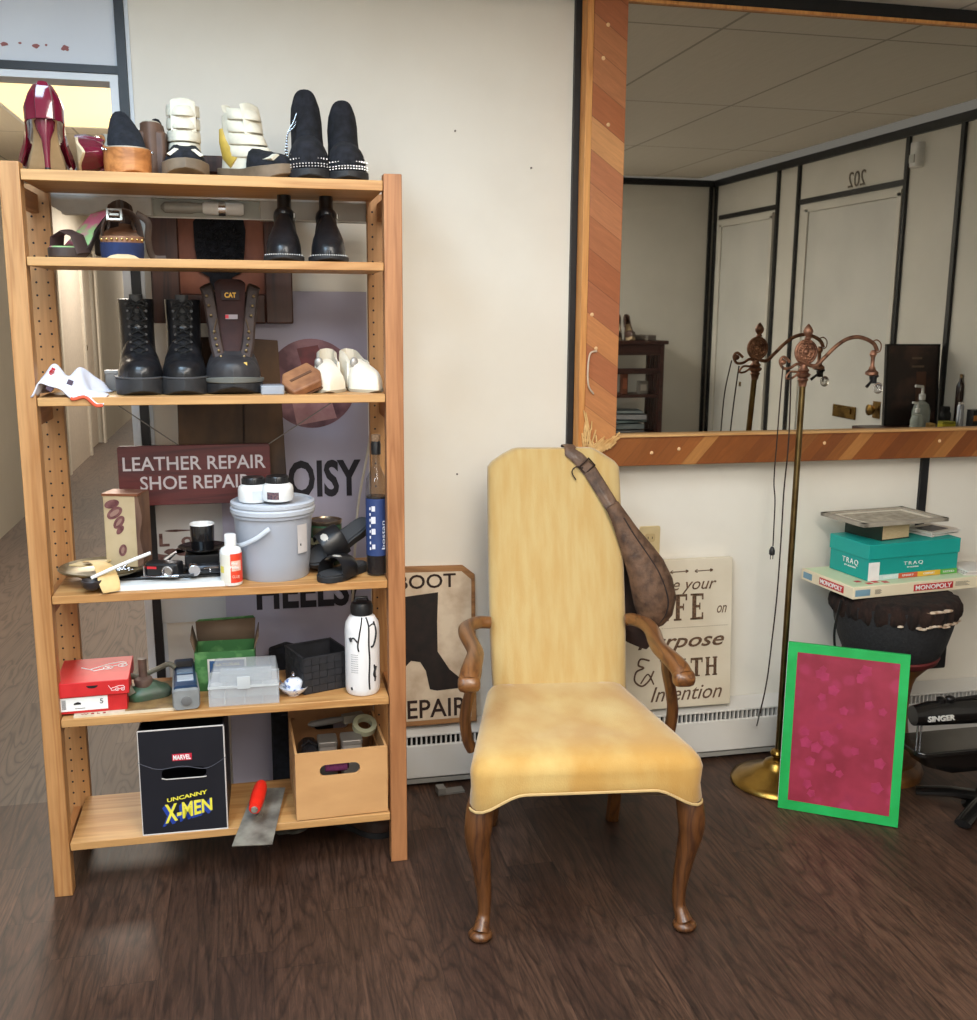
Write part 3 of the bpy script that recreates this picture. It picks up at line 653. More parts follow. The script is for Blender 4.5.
rr_ = [(.18, .540), (.190, .553), (.193, .57), (.191, .59), (.182, .604), (.165, .610), (.05, .611), (.001, .611)]
rings = []
for r_, z_ in rr_:
    rings.append([((r_+(.006*math.sin(k_*1.7)+.004*math.sin(k_*3.1) if r_ > .1 else 0))*math.cos(2*PI*k_/96), (r_+(.006*math.sin(k_*1.7)+.004*math.sin(k_*3.1) if r_ > .1 else 0))*math.sin(2*PI*k_/96), z_+(.007*math.sin(k_*2.3) if z_ < .56 else 0)) for k_ in range(96)])
fur.loft(rings, cap0=False).build('fur_rim', mat('dark_fur', (44, 26, 19), .95, c2=(18, 11, 9), scale=40, stretch=(1, 1, .4), bump=1, bscale=160), dr, ang=80)
random.seed(3); hm2 = mat('pale_hide', (212, 196, 176), .8, c2=(150, 120, 96), scale=60)
for i in range(18):
    a = -PI/2+random.uniform(-.5, .75); z = random.uniform(.548, .556)
    MB().ell((.191*math.cos(a), .191*math.sin(a), z-.006), (.011, .006, .004), 8, 5).build('hide_tuft', hm2, dr)
for i in range(8):
    a = -PI/2+random.uniform(-.05, .35); MB().ell((.189*math.cos(a), .189*math.sin(a), .592), (.018, .008, .005), 8, 5).build('hide_tuft', hm2, dr)

MB().tube(smooth_path([(-.205, -.03, .60), (-.215, -.02, .5), (-.205, -.02, .42), (-.20, -.02, .39)], 5), .004, 8).build('cord', black_plastic, dr)
# monopoly-style game box
cream = mat('game_cream', (232, 220, 192), .5, c2=(226, 212, 182), scale=5)
gz = .614
gb = thing('board_game_box', 'flat cream board game box with red MONOPOLY lettering on the drum', 'game box', (1.758, 2.752, gz), .105)
MB().b2((0, 0, 0), (.5, .262, .036)).build('box', cream, gb, bevel=.0015)
MB().b2((.008, .008, .036), (.49, .254, .0372)).build('top_print', mat('game_green', (196, 212, 176), .5, c2=(212, 222, 190), scale=3), gb)
redp = mat('game_red', (190, 40, 44), .5)
MB().b2((.225, -.0012, .008), (.375, 0, .029)).build('name_panel', redp, gb)
text('MONOPOLY', white_ink, gb, (.30, -.0016, .0185), w=.138, h=.015, bold=.02)
MB().b2((.008, -.001, .008), (.062, 0, .028)).build('blue_panel', mat('pale_blue', (120, 158, 178), .5), gb)
MB().b2((-.0012, .045, .008), (0, .165, .030)).build('name_panel', redp, gb)
text('MONOPOLY', white_ink, gb, (-.0016, .105, .019), w=.11, h=.015, bold=.02, T=rotm(PI/2, 0, -PI/2))
MB().b2((-.001, .205, .008), (0, .25, .028)).build('blue_panel', mat('pale_blue', (120, 158, 178), .5), gb)
mb = MB()
for a, b in ((.07, .02), (.10, .03), (.13, .02), (.05, .05)): mb.b2((a, b, .0372), (a+.02, b+.018, .0378))
mb.build('red_spaces', redp, gb)
mb = MB()
for i in range(5): mb.b2((.08, -.001, .011+i*.003), (.10+.004*(i % 2), 0, .0125+i*.003)); mb.b2((.385, -.001, .013+i*.003), (.44-.006*(i % 3), 0, .0142+i*.003))
mb.build('small_print', mat('grey_ink', (140, 132, 118), .6), gb)
# teal shoe box
tz = gz+.0385
tb = thing('shoe_box', 'teal shoe box with white TRAQ lettering on the board game box', 'shoe box', (1.838, 2.806, tz), .125)
teal = mat('teal_card', (14, 148, 140), .5, c2=(18, 156, 147), scale=4); teal2 = mat('teal_card_lid', (16, 152, 144), .5, c2=(22, 162, 152), scale=4)
MB().b2((.003, .003, 0), (.352, .187, .100)).build('box', teal, tb, bevel=.001)
MB().b2((0, 0, .068), (.356, .19, .115)).build('lid', teal2, tb, bevel=.0015)
text('TRAQ', white_ink, tb, (.175, .002, .046), w=.075, h=.013, spacing=1.3, bold=-.005)
text('TRAQ', white_ink, tb, (.0, .085, .046), w=.075, h=.02, spacing=1.3, T=rotm(PI/2, 0, -PI/2))
text('BY ALEGRIA', white_ink, tb, (.175, .002, .034), w=.045, h=.004); text('BY ALEGRIA', white_ink, tb, (.0015, .085, .030), w=.055, h=.005, T=rotm(PI/2, 0, -PI/2))
MB().b2((.004, .0016, .0), (.045, .003, .058)).build('label_patch', white_ink, tb)
for a, b, c in ((.045, .12, (206, 226, 224)), (.12, .195, (206, 92, 62)), (.195, .285, (226, 178, 60)), (.285, .352, (96, 170, 74))):
    MB().b2((a, .0016, 0), (b, .003, .016)).build('colour_band', mat('band%d_%d' % c[:2], c, .5), tb)
for s_, x_ in (('TRY FIRST', .083), ('SMART', .157), ('COMFORT', .24), ('SIZED', .318)): text(s_, white_ink, tb, (x_, .0012, .008), w=.045, h=.006)
# book + picture + papers
bz = tz+.1155
p = atz(882, 541, bz)
bk_ = thing('thick_book', 'thick book with dark green spine under the framed picture', 'book', (p.x, p.y, bz), .25)
MB().b2((-.0, .001, .003), (.118, .15, .050)).build('pages', mat('page_edge', (212, 186, 148), .8, c2=(196, 166, 126), scale=60, stretch=(1, 1, 12)), bk_)
gc = mat('dark_green_cover', (28, 48, 38), .5)
MB().b2((-.003, 0, 0), (.12, .152, .003)).build('cover', gc, bk_); MB().b2((-.003, 0, .050), (.12, .152, .053)).build('cover', gc, bk_); MB().b2((-.004, 0, 0), (-.0, .152, .053)).build('spine', gc, bk_)
pz = bz+.0545
fp = thing('framed_picture', 'grey framed picture lying flat on top of the box stack', 'picture', (1.965, 2.935, pz), .13)
fw_, fh_ = .165, .105
fr = MB()
for a, b, c, d in ((0, fh_-.01, 2*fw_, .02), (0, -fh_+.01, 2*fw_, .02), (fw_-.01, 0, .02, 2*fh_), (-fw_+.01, 0, .02, 2*fh_)): fr.box((a, b, .006), (c, d, .012))
fr.build('frame', mat('pewter_frame', (168, 160, 146), .6, c2=(150, 142, 128), scale=20), fp, bevel=.001)
MB().b2((-fw_+.018, -fh_+.018, .002), (fw_-.018, fh_-.018, .006)).build('mat_board', mat('mount', (234, 228, 212), .7), fp)
MB().b2((-fw_+.045, -fh_+.04, .006), (fw_-.045, fh_-.04, .0068)).build('print', mat('print_grey', (186, 178, 160), .7, c2=(150, 142, 126), scale=40), fp)
p = atz(948, 537, bz)
pp = thing('paper_stack', 'loose stack of papers and a dark print lying on the teal shoe box', 'papers', (p.x-.025, p.y+.035, bz), .35)
for i, (a, c) in enumerate(((.0, (222, 216, 208)), (.12, (206, 198, 190)), (-.1, (226, 222, 216)), (.05, (214, 206, 196)))):
    MB(rotm(0, 0, a, (0, 0, .002+i*.004))).box((.03, .03, 0), (.14, .10, .003)).build('sheet', mat('sheet%d' % i, c, .7), pp)
MB().box((.02, .025, .0165), (.09, .06, .001)).build('print', mat('dark_print', (70, 66, 68), .5), pp)
p = atz(962, 571, gz+.0385)
pp = thing('paper_stack', 'small stack of white papers on the right end of the game box', 'papers', (2.222, 2.87, gz+.0375), -.2)
for i in range(3): MB(rotm(0, 0, .1*i, (0, 0, .003+i*.005))).box((.03, 0, 0), (.11, .12, .004)).build('sheet', mat('sheet%d' % i, (222, 216, 208), .7), pp)

# ================================================================ SEWING MACHINE
sm = thing('sewing_machine', 'black vintage SINGER sewing machine standing at the right edge', 'sewing machine', (1.87, 2.545, 0))
enam = mat('black_enamel', (14, 13, 13), .25, c2=(20, 19, 18), coat=.4)
arm_ = [(-.02, 0, .315), (.03, 0, .318), (.12, 0, .316), (.22, 0, .314), (.34, 0, .312), (.42, 0, .30)]
MB().tube(arm_, [(.03, .026), (.036, .030), (.037, .032), (.039, .034), (.046, .038), (.05, .04)], 20).build('arm', enam, sm)
MB().tube([(.40, 0, .33), (.405, 0, .26), (.41, 0, .22)], [(.05, .045)]*3, 20).build('pillar', enam, sm)
MB().slab(rrect(.56, .15, .03, cx=.24, cy=0), .212, .229).build('bed', enam, sm, bevel=.004)
MB().loft([[(x*sc_+.24, y*sc_, z_) for x, y in rrect(.5, .12, .03)] for z_, sc_ in ((.206, 1), (.17, .92), (.14, .6))]).build('bed_apron', enam, sm)
MB().lathe([(.05, .15), (.03, .12), (.028, .06), (.05, .02), (.07, .0)], (.26, 0, 0), 24).build('stand_column', enam, sm)
for a in (-2.55, -.6, .6, 2.55):
    p1 = Vector((.26, 0, .03)); d_ = Vector((math.cos(a), math.sin(a), 0))
    MB().tube([p1, p1+d_*.1+Vector((0, 0, .002)), p1+d_*.2+Vector((0, 0, -.012))], [(.02, .022), (.016, .022), (.012, .024)], 10).build('stand_leg', enam, sm)
mb = MB(); mb.lathe([(.012, .345), (.014, .35), (.014, .362), (.006, .366)], (.07, 0, 0), 16); mb.ell((.1, 0, .358), (.016, .014, .01)); mb.cyl((.06, 0, .352), (.3, 0, .362), .006); mb.build('thread_guide', mat('dark_steel', (50, 48, 48), .3, .8), sm)
MB().lathe([(.05, .44), (.062, .445), (.064, .46), (.05, .465)], (0, 0, .30), 28, axis='x').build('hand_wheel', enam, sm)
text('SINGER', mat('silver_letters', (206, 204, 198), .4), sm, (.052, -.0335, .314), w=.088, h=.0165, bold=.02, depth=.002)
mb = MB()
for x in (.0, .012): mb.cyl((x, 0, .30), (x, 0, .225), .003)
mb.build('needle_bar', chrome, sm)
# little metal plate under the heater
p = atz(450, 790, 0)
o = thing('metal_bracket', 'small grey metal bracket lying on the floor under the heater', 'bracket', (p.x, p.y-.01, 0), .1)
MB().b2((-.045, -.02, 0), (.04, .015, .006)).build('plate', mat('dusty_steel', (150, 146, 140), .5, .5), o); MB().b2((-.045, -.02, .0), (-.02, .015, .022)).build('tab', mat('dusty_steel', (150, 146, 140), .5, .5), o)
# ================================================================ SHELVING UNIT
SX0, SX1, SF, SB = -.534, .3675, 2.60, 2.90
pine = wood('pine_post', (194, 144, 92), (168, 116, 66), 'z', 16, .5, knots=5)
pine2 = wood('pine_post_dark', (180, 124, 80), (152, 98, 58), 'z', 16, .5, knots=5)
pinex = wood('pine_shelf', (200, 154, 98), (176, 124, 70), 'x', 15, .5, knots=4)
piney = wood('pine_rung', (190, 130, 76), (160, 104, 58), 'y', 18, .55)
sh = thing('shelving_unit', 'tall open pine shelving unit with six shelves full of shoes', 'shelf unit', (SX0, SF, 0), -.004)
WU, DU = SX1-SX0, SB-SF
MB().b2((0, 0, 0), (.044, .044, 1.79)).build('post', pine, sh, bevel=.002)
MB().b2((WU-.044, 0, 0), (WU, .044, 1.79)).build('post', pine2, sh, bevel=.002)
for x in (0.0, WU-.056):
    rp = MB().b2((x, DU-.03, 0), (x+.056, DU, 1.77)).build('post', pine, sh, bevel=.0015)
    hm_ = MB()
    for i in range(53):
        for dx in (.013, .041): hm_.lathe([(.0028, -.0006), (.0028, .0008)], (x+dx, DU-.03, .06+i*.032), 8, axis='y')
    hm_.build('peg_holes', black_ink, rp)
for x in (.012, WU-.030):
    for z in (1.70, 1.19, .715, .40, .07): MB().b2((x, .044, z), (x+.018, DU-.03, z+.045)).build('rung', piney, sh)
ZS = {1: 1.774, 2: 1.583, 3: 1.264, 4: .787, 5: .472, 6: .143}
for i, z in ZS.items():
    t_ = .024 if i == 1 else .020
    MB().b2((.046, .0, z-t_), (WU-.046, DU-.032, z)).build('shelf', pinex, sh, bevel=.0015)
def face(px, Y=2.7): return -math.atan2(XA(px, Y, 1.4), Y)
def sp(px, Y, lev, dz=0): z = ZS[lev]+dz; return (XA(px, Y, z), Y, z)

# ---- fixture hanging under the top shelf at the back
o = thing('strip_light', 'unlit white strip light with clear middle cover fixed under the top shelf', 'light fixture', (-.08, 2.925, 1.755))
scr = mat('fixture_white', (214, 212, 206), .5, c2=(200, 198, 192))
MB().b2((-.41, -.02, -.006), (.43, .03, .0)).build('back_plate', scr, o)
dif = mat('milky_diffuser', (186, 184, 178), .35, c2=(176, 174, 168))
MB().loft([[(-.405+(.03 if z < -.03 else 0)*1, -.02, z), (-.155, -.02, z), (-.155, .02, z), (-.405+(.03 if z < -.03 else 0), .02, z)] for z in (-.006, -.03, -.047, -.052)]).build('diffuser', dif, o, bevel=.006)
MB().b2((.115, -.02, -.056), (.41, .02, -.006)).build('diffuser', mat('grey_diffuser', (150, 144, 134), .3, c2=(166, 160, 150), scale=6), o, bevel=.002)
MB().b2((-.155, .012, -.052), (.115, .02, -.006)).build('reflector', mat('reflector_grey', (168, 168, 158), .4), o)
MB().lathe([(.004, -.135), (.014, -.125), (.015, -.06), (.012, -.045), (.012, -.03)], (0, -.004, -.028), 18, axis='x').build('tube_bulb', mat('bulb_glass', (206, 204, 196), .08, trans=.5), o)
MB().lathe([(.012, -.03), (.016, -.024), (.017, .066), (.014, .074)], (0, -.004, -.028), 20, axis='x').build('bulb_cap', white_plastic, o)
MB().lathe([(.0185, .01), (.0185, .028)], (0, -.004, -.028), 20, axis='x').build('clip', chrome, o)
MB().b2((-.16, -.022, -.056), (.43, -.018, -.053)).build('lower_rim', scr, o)
cab = smooth_path([Vector((.42, 0, -.02)), Vector((.425, .02, -.1)), Vector((.425, .02, -.35)), Vector((.40, .0, -.62)), Vector((.36, .0, -.84)), Vector((.345, .0, -1.05)), Vector((.34, .03, -1.15))], 6)
MB().tube(cab, .0035, 8).build('cord', mat('cream_cord', (196, 186, 168), .5), o)

# ---- things leaning behind the shelves
o = thing('framed_relief', 'dark wood framed reddish panel with black furry shape behind the upper shelves', 'framed art', (-.069, 3.02, 1.43), rx=-.03)
dkw = wood('dark_frame_wood', (84, 48, 36), (52, 28, 22), 'z', 22, .45)
for a, b in (((-.188, 0, 0), (-.113, .02, .445)), ((.113, 0, 0), (.188, .02, .445)), ((-.113, 0, 0), (.113, .02, .08)), ((-.113, 0, .40), (.113, .02, .445))):
    MB().b2(a, b).build('frame', dkw, o, bevel=.004)
MB().b2((-.113, .01, .08), (.113, .016, .40)).build('panel', mat('rust_panel', (150, 88, 62), .55, c2=(108, 58, 42), scale=14, stretch=(1, 1, .5)), o)
fur_poly = [(-.072, .27), (-.07, .20), (-.062, .14), (-.035, .125), (-.032, .098), (-.018, .084), (.006, .084), (.022, .098), (.026, .125), (.055, .14), (.062, .2), (.066, .25), (.06, .285), (-.06, .285)]
mb = MB().prism(fur_poly, -.006, .01)
random.seed(5)
for i in range(380):
    a = random.random()*2*PI; r_ = random.random()**.5; x = -.003+.064*r_*math.cos(a); z = .208+.075*r_*math.sin(a)
    mb.cyl((x, -.004, z), (x+random.uniform(-.006, .006), -.012-random.random()*.006, z-random.random()*.008), .0022, .0006, 5)
mb.build('furry_shape', black_suede, o)
# banner
bn = thing('roll_up_banner', 'tall lavender banner printed with a round photo and NOISY HEELS?', 'banner', (-.098, 3.055, .03), rx=-.012)
lav = mat('banner_lavender_shaded', (176, 172, 188), .55, c2=(164, 160, 180), scale=2)  # lavender greyed down, the shade behind the shelves is in the colour
MB().b2((0, 0, 0), (.427, .006, 1.49)).build('sheet', lav, bn)
def bl_(x, y): p = at(x, y, 3.05); return p.x+.098, p.z-.03
cx_, cz_ = bl_(312, 384); Rr = .128
MB().prism([(cx_+Rr*math.cos(2*PI*i/48), cz_+Rr*math.sin(2*PI*i/48)) for i in range(48)], -.002, 0).build('photo_disc', mat('photo_mauve', (150, 108, 116), .5, c2=(92, 56, 66), scale=9, lo=.42, hi=.6), bn)
mb = MB(); mb.prism([(cx_-.04, cz_+.1), (cx_+.02, cz_+.11), (cx_+.045, cz_+.02), (cx_-.01, cz_-.01)], -.003, -.0018); mb.build('photo_disc', mat('photo_wine', (120, 52, 56), .5, c2=(86, 40, 46)), bn)
mb = MB(); mb.prism([(cx_-.06, cz_-.035), (cx_+.05, cz_-.03), (cx_+.07, cz_-.1), (cx_-.045, cz_-.12)], -.003, -.0018); mb.build('photo_disc', mat('photo_skin', (188, 142, 142), .5, c2=(170, 120, 124)), bn)
inkb = mat('banner_ink', (24, 20, 32), .6)
x_, z_ = bl_(363-64, 480); x_, z_ = bl_(312.5, 479.5); text('NOISY', inkb, bn, (x_, -.002, z_), w=.285, h=.110, bold=.03)
x_, z_ = bl_(309, 591); text('HEELS?', inkb, bn, (x_, -.002, z_), w=.306, h=.108, bold=.03)
MB().prism([(x, z) for x, z in rrect(.43, .05, .01, cx=.214, cy=0)], -.02, .012).build('foot_bar', chrome, bn)
# white poster under the sign
p0 = at(141, 506, 2.98)
o = thing('white_poster', 'white printed poster with smudged brown lettering below the burgundy sign', 'poster', (-.187, 3.092, .56))
MB().b2((-.14, 0, 0), (.12, .004, .36)).build('sheet', mat('poster_white', (206, 206, 204), .6, c2=(198, 200, 200), scale=3), o)
pi_ = mat('poster_brown', (82, 54, 52), .7, c2=(128, 100, 96), scale=60)
text('JL  oIc', pi_, o, (-.035, -.002, .245), w=.16, h=.05, bold=.03)
mb = MB()
for x, z, w, h in ((-.1, .2, .035, .012), (-.05, .215, .03, .008), (-.01, .215, .045, .012), (-.12, .225, .02, .02), (-.035, .277, .04, .003)):
    mb.prism([(x+w*math.cos(a), z+h*math.sin(a)*(1+.3*math.cos(3*a))) for a in [k_*PI/7 for k_ in range(14)]], -.0015, 0)
mb.build('smudges', pi_, o)
# brown boards
o = thing('wooden_plank', 'aged dark brown wooden board leaning behind the third and fourth shelves', 'board', (-.08, 2.955, .97), ry=.03)
agw = mat('aged_board', (92, 66, 42), .6, c2=(52, 36, 26), scale=10, stretch=(1, 1, .5), bump=.3)
MB().prism([(-.125, .07), (.1, .04), (.165, .03), (.14, .42), (.0, .425), (-.13, .42)], 0, .016).build('board', agw, o, bevel=.002)
MB().b2((.045, -.004, .06), (.05, 0, .42)).build('edge_line', mat('plank_gap', (44, 30, 22), .8), o)
# LEATHER REPAIR sign
o = thing('shop_sign', 'burgundy sign reading LEATHER REPAIR SHOE REPAIR hung behind the shelves', 'sign', (-.159, 2.928, 1.025))
MB().prism([(x, z) for x, z in rrect(.40, .163, .008)], -.004, .008).build('board', wood('burgundy_board', (104, 44, 44), (76, 32, 34), 'x', 18, .45), o, bevel=.001)
lt_ = mat('sign_lettering', (206, 200, 204), .6)
text('LEATHER REPAIR', lt_, o, (.0, -.0052, .033), w=.375, h=.037, bold=.009)
text('SHOE REPAIR', lt_, o, (.0, -.0052, -.02), w=.29, h=.037, bold=.009)
wm = mat('wire_steel', (128, 122, 116), .35, .8)
p1, p2 = at(116, 404, 2.93), at(331, 403, 2.93)
MB().tube([Vector((-.04, 0, .08)), p1-Vector((-.159, 2.928, 1.025))], .0015, 6).build('wire', wm, o)
MB().tube([Vector((.198, 0, .08)), p2-Vector((-.159, 2.928, 1.025))], .0015, 6).build('wire', wm, o)
# dark flat bag behind lowest shelves
o = thing('black_folder', 'black folded case standing on the floor behind the lower shelves', 'case', (.05, 2.975, 0))
MB().prism([(-.03, .0), (.15, 0), (.15, .47), (.02, .515), (-.03, .50)], -.02, .02).build('case', black_suede, o, bevel=.006)
MB().b2((.0, -.023, .30), (.12, -.019, .303)).build('zip', black_rubber, o)

# ================================================================ SHOE KIT (toe towards -y, heel +y, sole on z=0)
HW = [(0, .02), (.02, .34), (.06, .6), (.12, .8), (.2, .95), (.3, 1), (.4, .95), (.55, .74), (.7, .66), (.82, .68), (.92, .6), (.97, .42), (1, .05)]
def pointed(t): return lerp([(0, .02), (.03, .2), (.1, .45), (.2, .75), (.32, 1), (.45, .9), (.6, .64), (.75, .56), (.88, .6), (.96, .45), (1, .05)], t)
def fhw(t): return lerp(HW, t)
TS = [0, .008, .02, .04, .07, .1, .14, .2, .26, .32, .4, .48, .56, .64, .72, .8, .86, .91, .95, .98, .992, 1]
def sole(L, W, zb, zt, off=0, hw=fhw, t1=1.0, T=None, t0=0.):
    mb = MB(T); rings = []
    for t in TS:
        if t < t0 or t > t1+1e-6: continue
        h = hw(t)*W/2+off*min(1, hw(t)*2); y = -L/2+t*L+(off if t > .5 else -off)*(1 if t in (0, 1) else .6)
        a, b = zb(t), zt(t)
        rings.append([(-h, y, b), (-h*1.0, y, (a+b)/2), (-h*.97, y, a), (h*.97, y, a), (h, y, (a+b)/2), (h, y, b)])
    mb.loft(rings); return mb
def upper(L, W, z0, hf, t0, t1, hw=fhw, inset=.003, p=.75, T=None, mb=None):
    mb = mb or MB(T); rings = []
    ts = sorted(set([t0, t1]+[t for t in TS if t0 < t < t1]+[t0+(t1-t0)*i/14 for i in range(15)]))
    for t in ts:
        h = max(hw(t)*W/2-inset, .0015); y = -L/2+t*L+(inset if t < .02 else 0); z = z0(t); r = []
        for i in range(13):
            a = PI*i/12; c, s = math.cos(a), math.sin(a)
            r.append((h*(abs(c)**p)*(1 if c > 0 else -1), y, z+hf(t)*(s**.8 if s > 1e-6 else 0)))
        rings.append(r)
    mb.loft(rings); return mb
def shaft(secs, mb=None, T=None, seg=24, wall=.004, p=.85):
    """secs: (y, z, rx, ry, tilt) outer sections from bottom to top; ends in an open mouth"""
    mb = mb or MB(T); rings = []
    full = list(secs); y, z, rx, ry, tl_ = full[-1]
    full += [(y, z+.001, rx-wall, ry-wall, tl_), (y, z-.03, rx-wall, ry-wall, tl_)]
    for y, z, rx, ry, tl_ in full:
        r = []
        for k_ in range(seg):
            a = 2*PI*k_/seg; c, s = math.cos(a), math.sin(a)
            yy = ry*(abs(s)**p)*(1 if s > 0 else -1); r.append((rx*(abs(c)**p)*(1 if c > 0 else -1), y+yy, z+yy*tl_))
        rings.append(r)
    mb.loft(rings, cap0=False, cap1=True); return mb
def counter(L, W, z0, hf, t0, hw=fhw, inset=.003, th=.004, T=None, nar=.97):
    """thin wall round the heel from t0 back to the heel and forward again"""
    ts = [t for t in TS if t >= t0]; mb = MB(T); rings = []
    path = [(t, 1) for t in ts]+[(t, -1) for t in reversed(ts[:-1])]
    for t, s in path:
        h = max(hw(t)*W/2-inset, .001)*s; y = -L/2+t*L-(inset if t > .98 else 0)
        if t >= .999: h = 0
        z, H = z0(t), hf(t); d = Vector((h, (y-(-L/2+.75*L))*.6, 0)); d = d.normalized() if d.length > 1e-6 else Vector((0, 1, 0))
        ix, iy = h-d.x*th, y-d.y*th
        rings.append([(h, y, z), (h*1.02, y, z+H*.45), (h*(1+nar)/2*1.02, y-d.y*.002, z+H*.78), (h*nar, y-d.y*.005, z+H*.95), (ix*nar*.9, iy-.006, z+H), (ix*.9*nar, iy-.006, z+H*.9), (ix, iy, z)])
    mb.loft(rings); return mb
def laces(T, pts, wd, r=.0022, m=black_ink, parent=None):
    """criss-cross laces; pts = list of (y, z) centre-line points down the front, wd = half width at each"""
    mb = MB(T)
    for (a, wa), (b, wb_) in zip(zip(pts, wd), zip(pts[1:], wd[1:])):
        for s in (-1, 1):
            m_ = ((a[0]+b[0])/2-.005, (a[1]+b[1])/2)
            mb.tube([(s*wa, a[0], a[1]), (0, m_[0], m_[1]), (-s*wb_, b[0], b[1])], r, 5)
    a = pts[-1]
    for s in (-1, 1):
        mb.tube(smooth_path([(0, a[0]-.004, a[1]), (s*.014, a[0]-.01, a[1]+.008), (s*.024, a[0]-.008, a[1]-.006), (s*.008, a[0]-.008, a[1]-.002)], 4), r, 5)
        mb.tube(smooth_path([(0, a[0]-.004, a[1]), (s*.012, a[0]-.012, a[1]-.02), (s*.018, a[0]-.02, a[1]-.04)], 4), r, 5)
    return mb.build('laces', m, parent)
# ---------------- pumps (burgundy patent)
patent = mat('burgundy_patent', (112, 18, 44), .12, c2=(96, 14, 38), coat=.8, scale=4)
inner_beige = mat('shoe_beige', (206, 184, 148), .6, c2=(190, 166, 130), scale=20)
def pump(root, L=.2, W=.09, hh=.135, plat=.02, m=patent, lining=inner_beige, stiletto=True, toe=.05, ctr=.062, wide=0):
    zb = lambda t: lerp([(0, .012+0), (.12, .0), (.34, .0), (.5, hh*.3), (.7, hh*.72), (.85, hh*.95), (1, hh)], t)
    zt_ = lambda t: zb(t)+lerp([(0, plat), (.34, plat), (.6, .008), (1, .006)], t)
    sole(L, W-wide*2.2, zb, zt_, 0, pointed).build('sole', lining, root)
    upper(L, W, zt_, lambda t: lerp([(0, .012), (.06, toe*.7), (.15, toe*.95), (.3, toe)], t), 0, .32, pointed, .0).build('toe_box', m, root)
    counter(L, W, lambda t: zb(t)-.001, lambda t: lerp([(.26, toe*.9+plat), (.4, .045), (.6, .04), (.8, ctr*.85), (1, ctr)], t), .26, pointed, -.001-wide, nar=.6 if wide else .85).build('counter', m, root)
    ye = L/2
    if stiletto: secs = [((0, ye-.024, hh+.004), .024), ((0, ye-.018, hh-.022), .019), ((0, ye-.014, hh*.6), .010), ((0, ye-.014, hh*.25), .0065), ((0, ye-.014, 0), .006)]
    else: secs = [((0, ye-.03, hh+.004), .028), ((0, ye-.028, hh*.5), .022), ((0, ye-.027, 0), .021)]
    MB().tube([a for a, _ in secs], [b for _, b in secs], 18, up=(1, 0, 0)).build('heel', m, root)
    MB().cyl((0, secs[-1][0][1], -.0), (0, secs[-1][0][1], .006), secs[-1][1]+.0006).build('heel_tip', black_plastic, root)
o = thing('high_heel_shoe', 'burgundy patent stiletto standing upright, seen from its heel', 'shoe', sp(48, 2.71, 1), PI+face(48), 'burgundy patent pumps')
pump(o, L=.21, W=.108, hh=.110, plat=.02, ctr=.080, wide=.009)
o = thing('high_heel_shoe', 'burgundy patent pump lying on its side between stiletto and clog', 'shoe', sp(78, 2.74, 1, .042), .12, 'burgundy patent pumps', ry=PI/2-.06)
pump(o, L=.2, W=.092, hh=.05, plat=.006, ctr=.045, toe=.066); o.location.z += .003
o.rotation_mode = 'XYZ'
# ---------------- clogs
clogw = wood('clog_wood', (196, 128, 70), (160, 98, 50), 'x', 20, .5)
browns_ = mat('clog_heel_brown', (96, 68, 52), .5, c2=(76, 54, 42))
def clog(root, L=.21, W=.105, hh=.10, sm_=clogw):
    zb = lambda t: lerp([(0, .006), (.06, .0), (.4, .0), (.52, .03), (.62, .045), (.68, .0), (1, 0)], t)
    zt_ = lambda t: lerp([(0, .056), (.25, .058), (.5, .072), (.75, hh), (1, hh+.006)], t)
    sole(L, W, zb, zt_).build('wooden_sole', sm_, root, bevel=.002)
    MB().b2((-.034, L*.16, 0), (.034, L*.47, hh*.9)).build('heel', browns_, root, bevel=.008)
    sole(L, W, lambda t: zt_(t), lambda t: zt_(t)+.003, -.004).build('footbed', mat('footbed_grey', (176, 166, 148), .7), root)
    upper(L, W, lambda t: zt_(t)-.012, lambda t: lerp([(.08, .012), (.16, .04), (.3, .066), (.5, .088)], t), .08, .52, inset=.010).build('vamp', black_suede, root)
    mb = MB()
    for s in (-1, 1):
        for t in (.2, .28, .36, .44, .5):
            mb.ell((s*(fhw(t)*W/2+.002), -L/2+t*L, zt_(t)-.006), (.0035, .0035, .0035), 8, 6)
    mb.build('studs', chrome, root)
o = thing('clog_shoe', 'black suede clog with a light wooden platform sole, toe forward', 'clog', sp(124, 2.71, 1), .34, 'black wooden clogs'); clog(o)
o = thing('clog_shoe', 'second black clog turned away, showing its tall brown heel', 'clog', sp(159, 2.81, 1), PI-.1, 'black wooden clogs'); clog(o, hh=.125, L=.19, W=.08, sm_=browns_)
